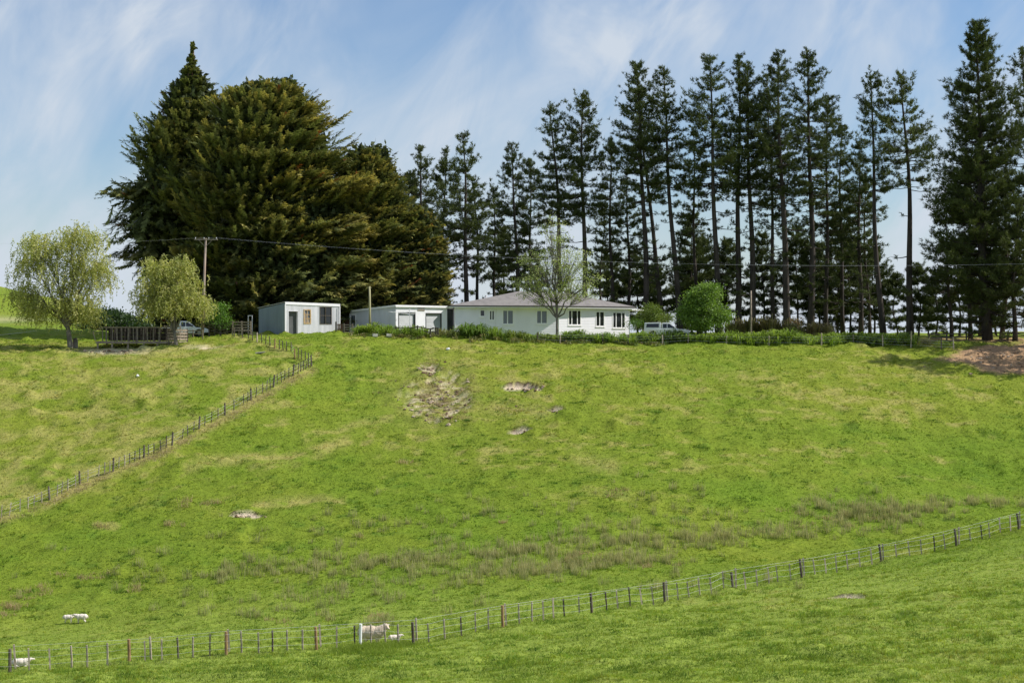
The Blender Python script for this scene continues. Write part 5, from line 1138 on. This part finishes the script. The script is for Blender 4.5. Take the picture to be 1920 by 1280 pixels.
# ------------------------------------------------------------------ sheep
def rotm(az=0, el=0):
    ca, sa, ce, se = math.cos(az), math.sin(az), math.cos(el), math.sin(el)
    return np.array([[ca*ce, -sa, -ca*se], [sa*ce, ca, -sa*se], [se, 0, ce]])
def fleece(name, mb, mt, parent, vox=.016, rough=.02, seed=0, sub=None):
    o_ = mb.build(name, mt, parent); m1 = o_.modifiers.new('join', 'REMESH'); m1.mode = 'VOXEL'; m1.voxel_size = vox; m1.use_smooth_shade = True
    m2 = o_.modifiers.new('soft', 'SMOOTH'); m2.factor = .5; m2.iterations = 3
    if rough:
        tx = bpy.data.textures.new(name+'_curl', 'CLOUDS'); tx.noise_scale = .07; tx.noise_depth = 2
        m3 = o_.modifiers.new('curl', 'DISPLACE'); m3.texture = tx; m3.strength = rough; m3.mid_level = .5
    return o_
def sheep(X, rz, s, wool, label, cat, head=(0, 0), neck_up=.3, lying=False, name='sheep', fat=1.0, legs_h=.30, group=None, graze=False, zoff=0, woolly=1):
    """nose toward +x; X ground point"""
    root = empty(name, (X[0], X[1], X[2]+zoff), rz); tag(root, label, cat, group); lh = legs_h if not lying else .02; b = MB(); cz = lh+.30*fat
    b.ball((-.05, 0, cz), (.46, .24*fat, .27*fat), 20, 12); b.ball((-.36, 0, cz+.01), (.24, .235*fat, .25*fat), 16, 10); b.ball((.28, 0, cz+.01), (.25, .22*fat, .26*fat), 16, 10)
    b.tube([(-.56, 0, cz+.12), (-.62, 0, cz+.02), (-.63, 0, cz-.15)], [.05, .045, .03], 8)
    sh = vec((.42, 0, cz+.08)); hd = sh+vec((.22, 0, neck_up)); b.tube([vec((.30, 0, cz+.02)), sh+vec((.05, 0, neck_up*.4)), hd-vec((.03, 0, .02))], [.21*fat*woolly, .165*fat*woolly, .115*woolly], 12)
    az, el = head; Rm = rotm(az, el); H_ = lambda p: hd+Rm@vec(p)
    b.ball(H_((0, 0, 0)), (.13*woolly, .09*woolly, .105*woolly), 14, 10, Rm)
    b.tube([H_((.04, 0, 0)), H_((.14, 0, -.02)), H_((.235, 0, -.04)), H_((.26, 0, -.045))], [.085, .066, .048, .035], 12)
    if not lying:
        for x, y, hind in ((.26, .12, 0), (.24, -.12, 0), (-.38, .13, 1), (-.36, -.13, 1)):
            if hind: pts = [(x+.06, y, cz-.05), (x+.10, y, lh*.95), (x-.05, y, lh*.45), (x, y, .05), (x+.02, y, .0)]; ra = [.12, .075, .036, .03, .036]
            else: pts = [(x, y, cz-.08), (x+.01, y, lh*.9), (x+.0, y, lh*.45), (x-.01, y, .05), (x+.01, y, .0)]; ra = [.10, .055, .035, .028, .034]
            b.tube(pts, ra, 9)
    else:
        for y in (.13, -.13):
            b.tube([(.25, y, .10), (.42, y, .05), (.30, y*1.1, .03)], [.06, .04, .035], 8); b.tube([(-.30, y*1.4, .12), (-.08, y*1.6, .05), (-.28, y*1.7, .035)], [.10, .05, .035], 8)
    b.v = [tuple(vec(v)*s) for v in b.v]
    body = fleece('body', b, M[wool], root, .016*max(s, .7), .022*s)
    for s_ in (-1, 1):
        e = MB(); q0 = H_((-.02, s_*.075, .045)); q1 = H_((-.05, s_*.20, .03)); q2 = H_((-.03, s_*.12, -.01)); q3 = H_((-.045, s_*.16, .065)); th_ = Rm@vec((.012, 0, 0))
        vs = [q0-th_, q3-th_, q1-th_, q2-th_, q0+th_, q3+th_, q1+th_, q2+th_]; e.add([vec(v)*s for v in vs], [(0, 1, 2, 3), (7, 6, 5, 4), (0, 4, 5, 1), (1, 5, 6, 2), (2, 6, 7, 3), (3, 7, 4, 0)]); e.build('ear', M['face'], root, bevel=.006)
        e = MB(); e.ball(H_((.085, s_*.068, .03))*s, .014*s, 8, 6); e.build('eye', M['eye'], root)
        e = MB(); e.ball(H_((.262, s_*.018, -.035))*s, .009*s, 6, 5); e.build('nostril', M['eye'], root)
    if not lying:
        for x, y in ((.27, .12), (.25, -.12), (-.36, .13), (-.34, -.13)):
            e = MB(); e.tube([(x*s, y*s, -.005), (x*s, y*s, .035*s)], [.042*s, .036*s], 8); e.build('hoof', M['hoof'], root)
    return root
X = fpt(700, 1.0); sheep((X[0]-.08, X[1], X[2]-.03), -.16, 1.14, 'wool', 'big woolly ewe standing behind the white post with head raised', 'sheep', head=(-.8, -.2), neck_up=.23, fat=1.14, name='ewe', legs_h=.17, woolly=1.12)
X = fpt(739, 1.3); sheep((X[0]+.02, X[1], X[2]-.03), .15, .52, 'lamb', 'small lamb half hidden by grass beside the big ewe', 'lamb', head=(-.3, -.1), neck_up=.16, name='lamb', group='lambs')
Xl = hit(132, 1168, 70, 110); sheep((Xl[0]-.18, Xl[1]+.1, Xl[2]), .12, .58, 'lamb', 'left lamb of the pair out on the valley floor, its rump to the left', 'lamb', head=(0, -.5), neck_up=-.04, name='lamb', group='lambs')
bpy.context.view_layer.update()
Xr = hit(151, 1168, 70, 110); sheep(Xr, PI+.08, .66, 'lamb', 'right lamb of the pair, standing taller with its head over the other', 'lamb', head=(0, .0), neck_up=.10, name='lamb', group='lambs')
Xd = fpt(36, 1.6); sheep((Xd[0]+.05, Xd[1], Xd[2]), .1, .72, 'lamb', 'white lamb lying down behind the fence at the lower left corner', 'lamb', head=(.15, .1), neck_up=.12, lying=True, name='lamb', group='lambs', zoff=.02)

mg = Soup()
clumps([(695, 1216, 34, 2, 26), (725, 1213, 30, 2, 26), (752, 1211, 20, 2, 14), (690, 1224, 60, 4, 16)], 110, .32, .028, .5, (.17, .25, .04), (.36, .43, .09), mg, .30)
tag(mg.build('grass_mound', M['grass']), 'long grass mound in front of the big ewe', 'tall grass', kind='stuff')

# ------------------------------------------------------------------ camera, sky, sun
cam = bpy.data.cameras.new('camera'); co = bpy.data.objects.new('camera', cam); COL.objects.link(co)
cam.sensor_width = 36; cam.lens = 36*F/1920; cam.clip_start = .5; cam.clip_end = 20000
co.location = (0, 0, 0); co.rotation_euler = (PI/2-PITCH, 0, 0); scn.camera = co
SD = unit(vec((.999, .03, 0))); EL = math.radians(46)
sun_az = math.atan2(SD[0], SD[1])       # clockwise from +Y
sun = bpy.data.lights.new('sun', 'SUN'); sun.energy = 4.2; sun.angle = math.radians(.53); sun.color = (1, .955, .89)
so = bpy.data.objects.new('sun', sun); COL.objects.link(so)
from mathutils import Vector
sv = Vector((SD[0]*math.cos(EL), SD[1]*math.cos(EL), math.sin(EL)))
so.rotation_euler = sv.to_track_quat('Z', 'Y').to_euler()
wd = bpy.data.worlds.new('World'); scn.world = wd; wd.use_nodes = True; nt = wd.node_tree; nt.nodes.clear(); L = nt.links.new
out = nt.nodes.new('ShaderNodeOutputWorld'); bg = N(nt, 'ShaderNodeBackground', Strength=.10); L(bg.outputs[0], out.inputs[0])
sky = nt.nodes.new('ShaderNodeTexSky'); sky.sky_type = 'NISHITA'; sky.sun_disc = False; sky.sun_elevation = EL; sky.sun_rotation = sun_az
sky.air_density = 1.25; sky.dust_density = .25; sky.ozone_density = 2.2; sky.altitude = 200
tc = nt.nodes.new('ShaderNodeTexCoord')
def streak(rot, sc, loc, **k):
    r_ = N(nt, 'ShaderNodeMapping'); r_.inputs['Rotation'].default_value = (0, math.radians(rot), 0); L(tc.outputs['Generated'], r_.inputs[0])
    s_ = N(nt, 'ShaderNodeMapping'); s_.inputs['Scale'].default_value = sc; s_.inputs['Location'].default_value = loc; L(r_.outputs[0], s_.inputs[0])
    n_ = N(nt, 'ShaderNodeTexNoise', **k); L(s_.outputs[0], n_.inputs['Vector']); return n_
big = streak(50, (3.4, 2, 6.5), (1.3, 0, 2.2), Scale=1.0, Detail=5.0, Roughness=.55, Distortion=.6)
fine = streak(56, (8, 5, 19), (.3, .2, .7), Scale=1.0, Detail=10.0, Roughness=.58, Distortion=1.0)
f1 = ramp(nt, big.outputs['Fac'], [(.36, (.10, .10, .10)), (.55, (1, 1, 1))])
f2 = ramp(nt, fine.outputs['Fac'], [(.34, (.30, .30, .30)), (.64, (1, 1, 1))])
mul = N(nt, 'ShaderNodeMath', operation='MULTIPLY'); L(f1, mul.inputs[0]); L(f2, mul.inputs[1])
sep = nt.nodes.new('ShaderNodeSeparateXYZ'); L(tc.outputs['Generated'], sep.inputs[0])
hz = ramp(nt, sep.outputs['Z'], [(0.0, (.75, .75, .75)), (.04, (.36, .36, .36)), (.08, (.08, .08, .08)), (.24, (.02, .02, .02))])
mxm = N(nt, 'ShaderNodeMath', operation='MAXIMUM'); ad = N(nt, 'ShaderNodeMath', operation='ADD', use_clamp=True)
ml2 = N(nt, 'ShaderNodeMath', operation='MULTIPLY'); L(mul.outputs[0], ml2.inputs[0]); ml2.inputs[1].default_value = .9
L(ml2.outputs[0], ad.inputs[0]); L(hz, ad.inputs[1])
mx = N(nt, 'ShaderNodeMix', data_type='RGBA'); tn = N(nt, 'ShaderNodeMix', data_type='RGBA', blend_type='MULTIPLY'); tn.inputs['Factor'].default_value = 1; L(sky.outputs[0], tn.inputs['A']); tn.inputs['B'].default_value = (.61, .715, .87, 1)
L(ad.outputs[0], mx.inputs['Factor']); L(tn.outputs['Result'], mx.inputs['A']); mx.inputs['B'].default_value = (4.7, 5.2, 5.85, 1)
L(mx.outputs['Result'], bg.inputs['Color'])
vs = scn.view_settings; vs.view_transform = 'Standard'; vs.look = 'None'; vs.gamma = 1; vs.exposure = .44; vs.use_curve_mapping = False
scn.cycles.max_bounces = 6; scn.cycles.transparent_max_bounces = 4
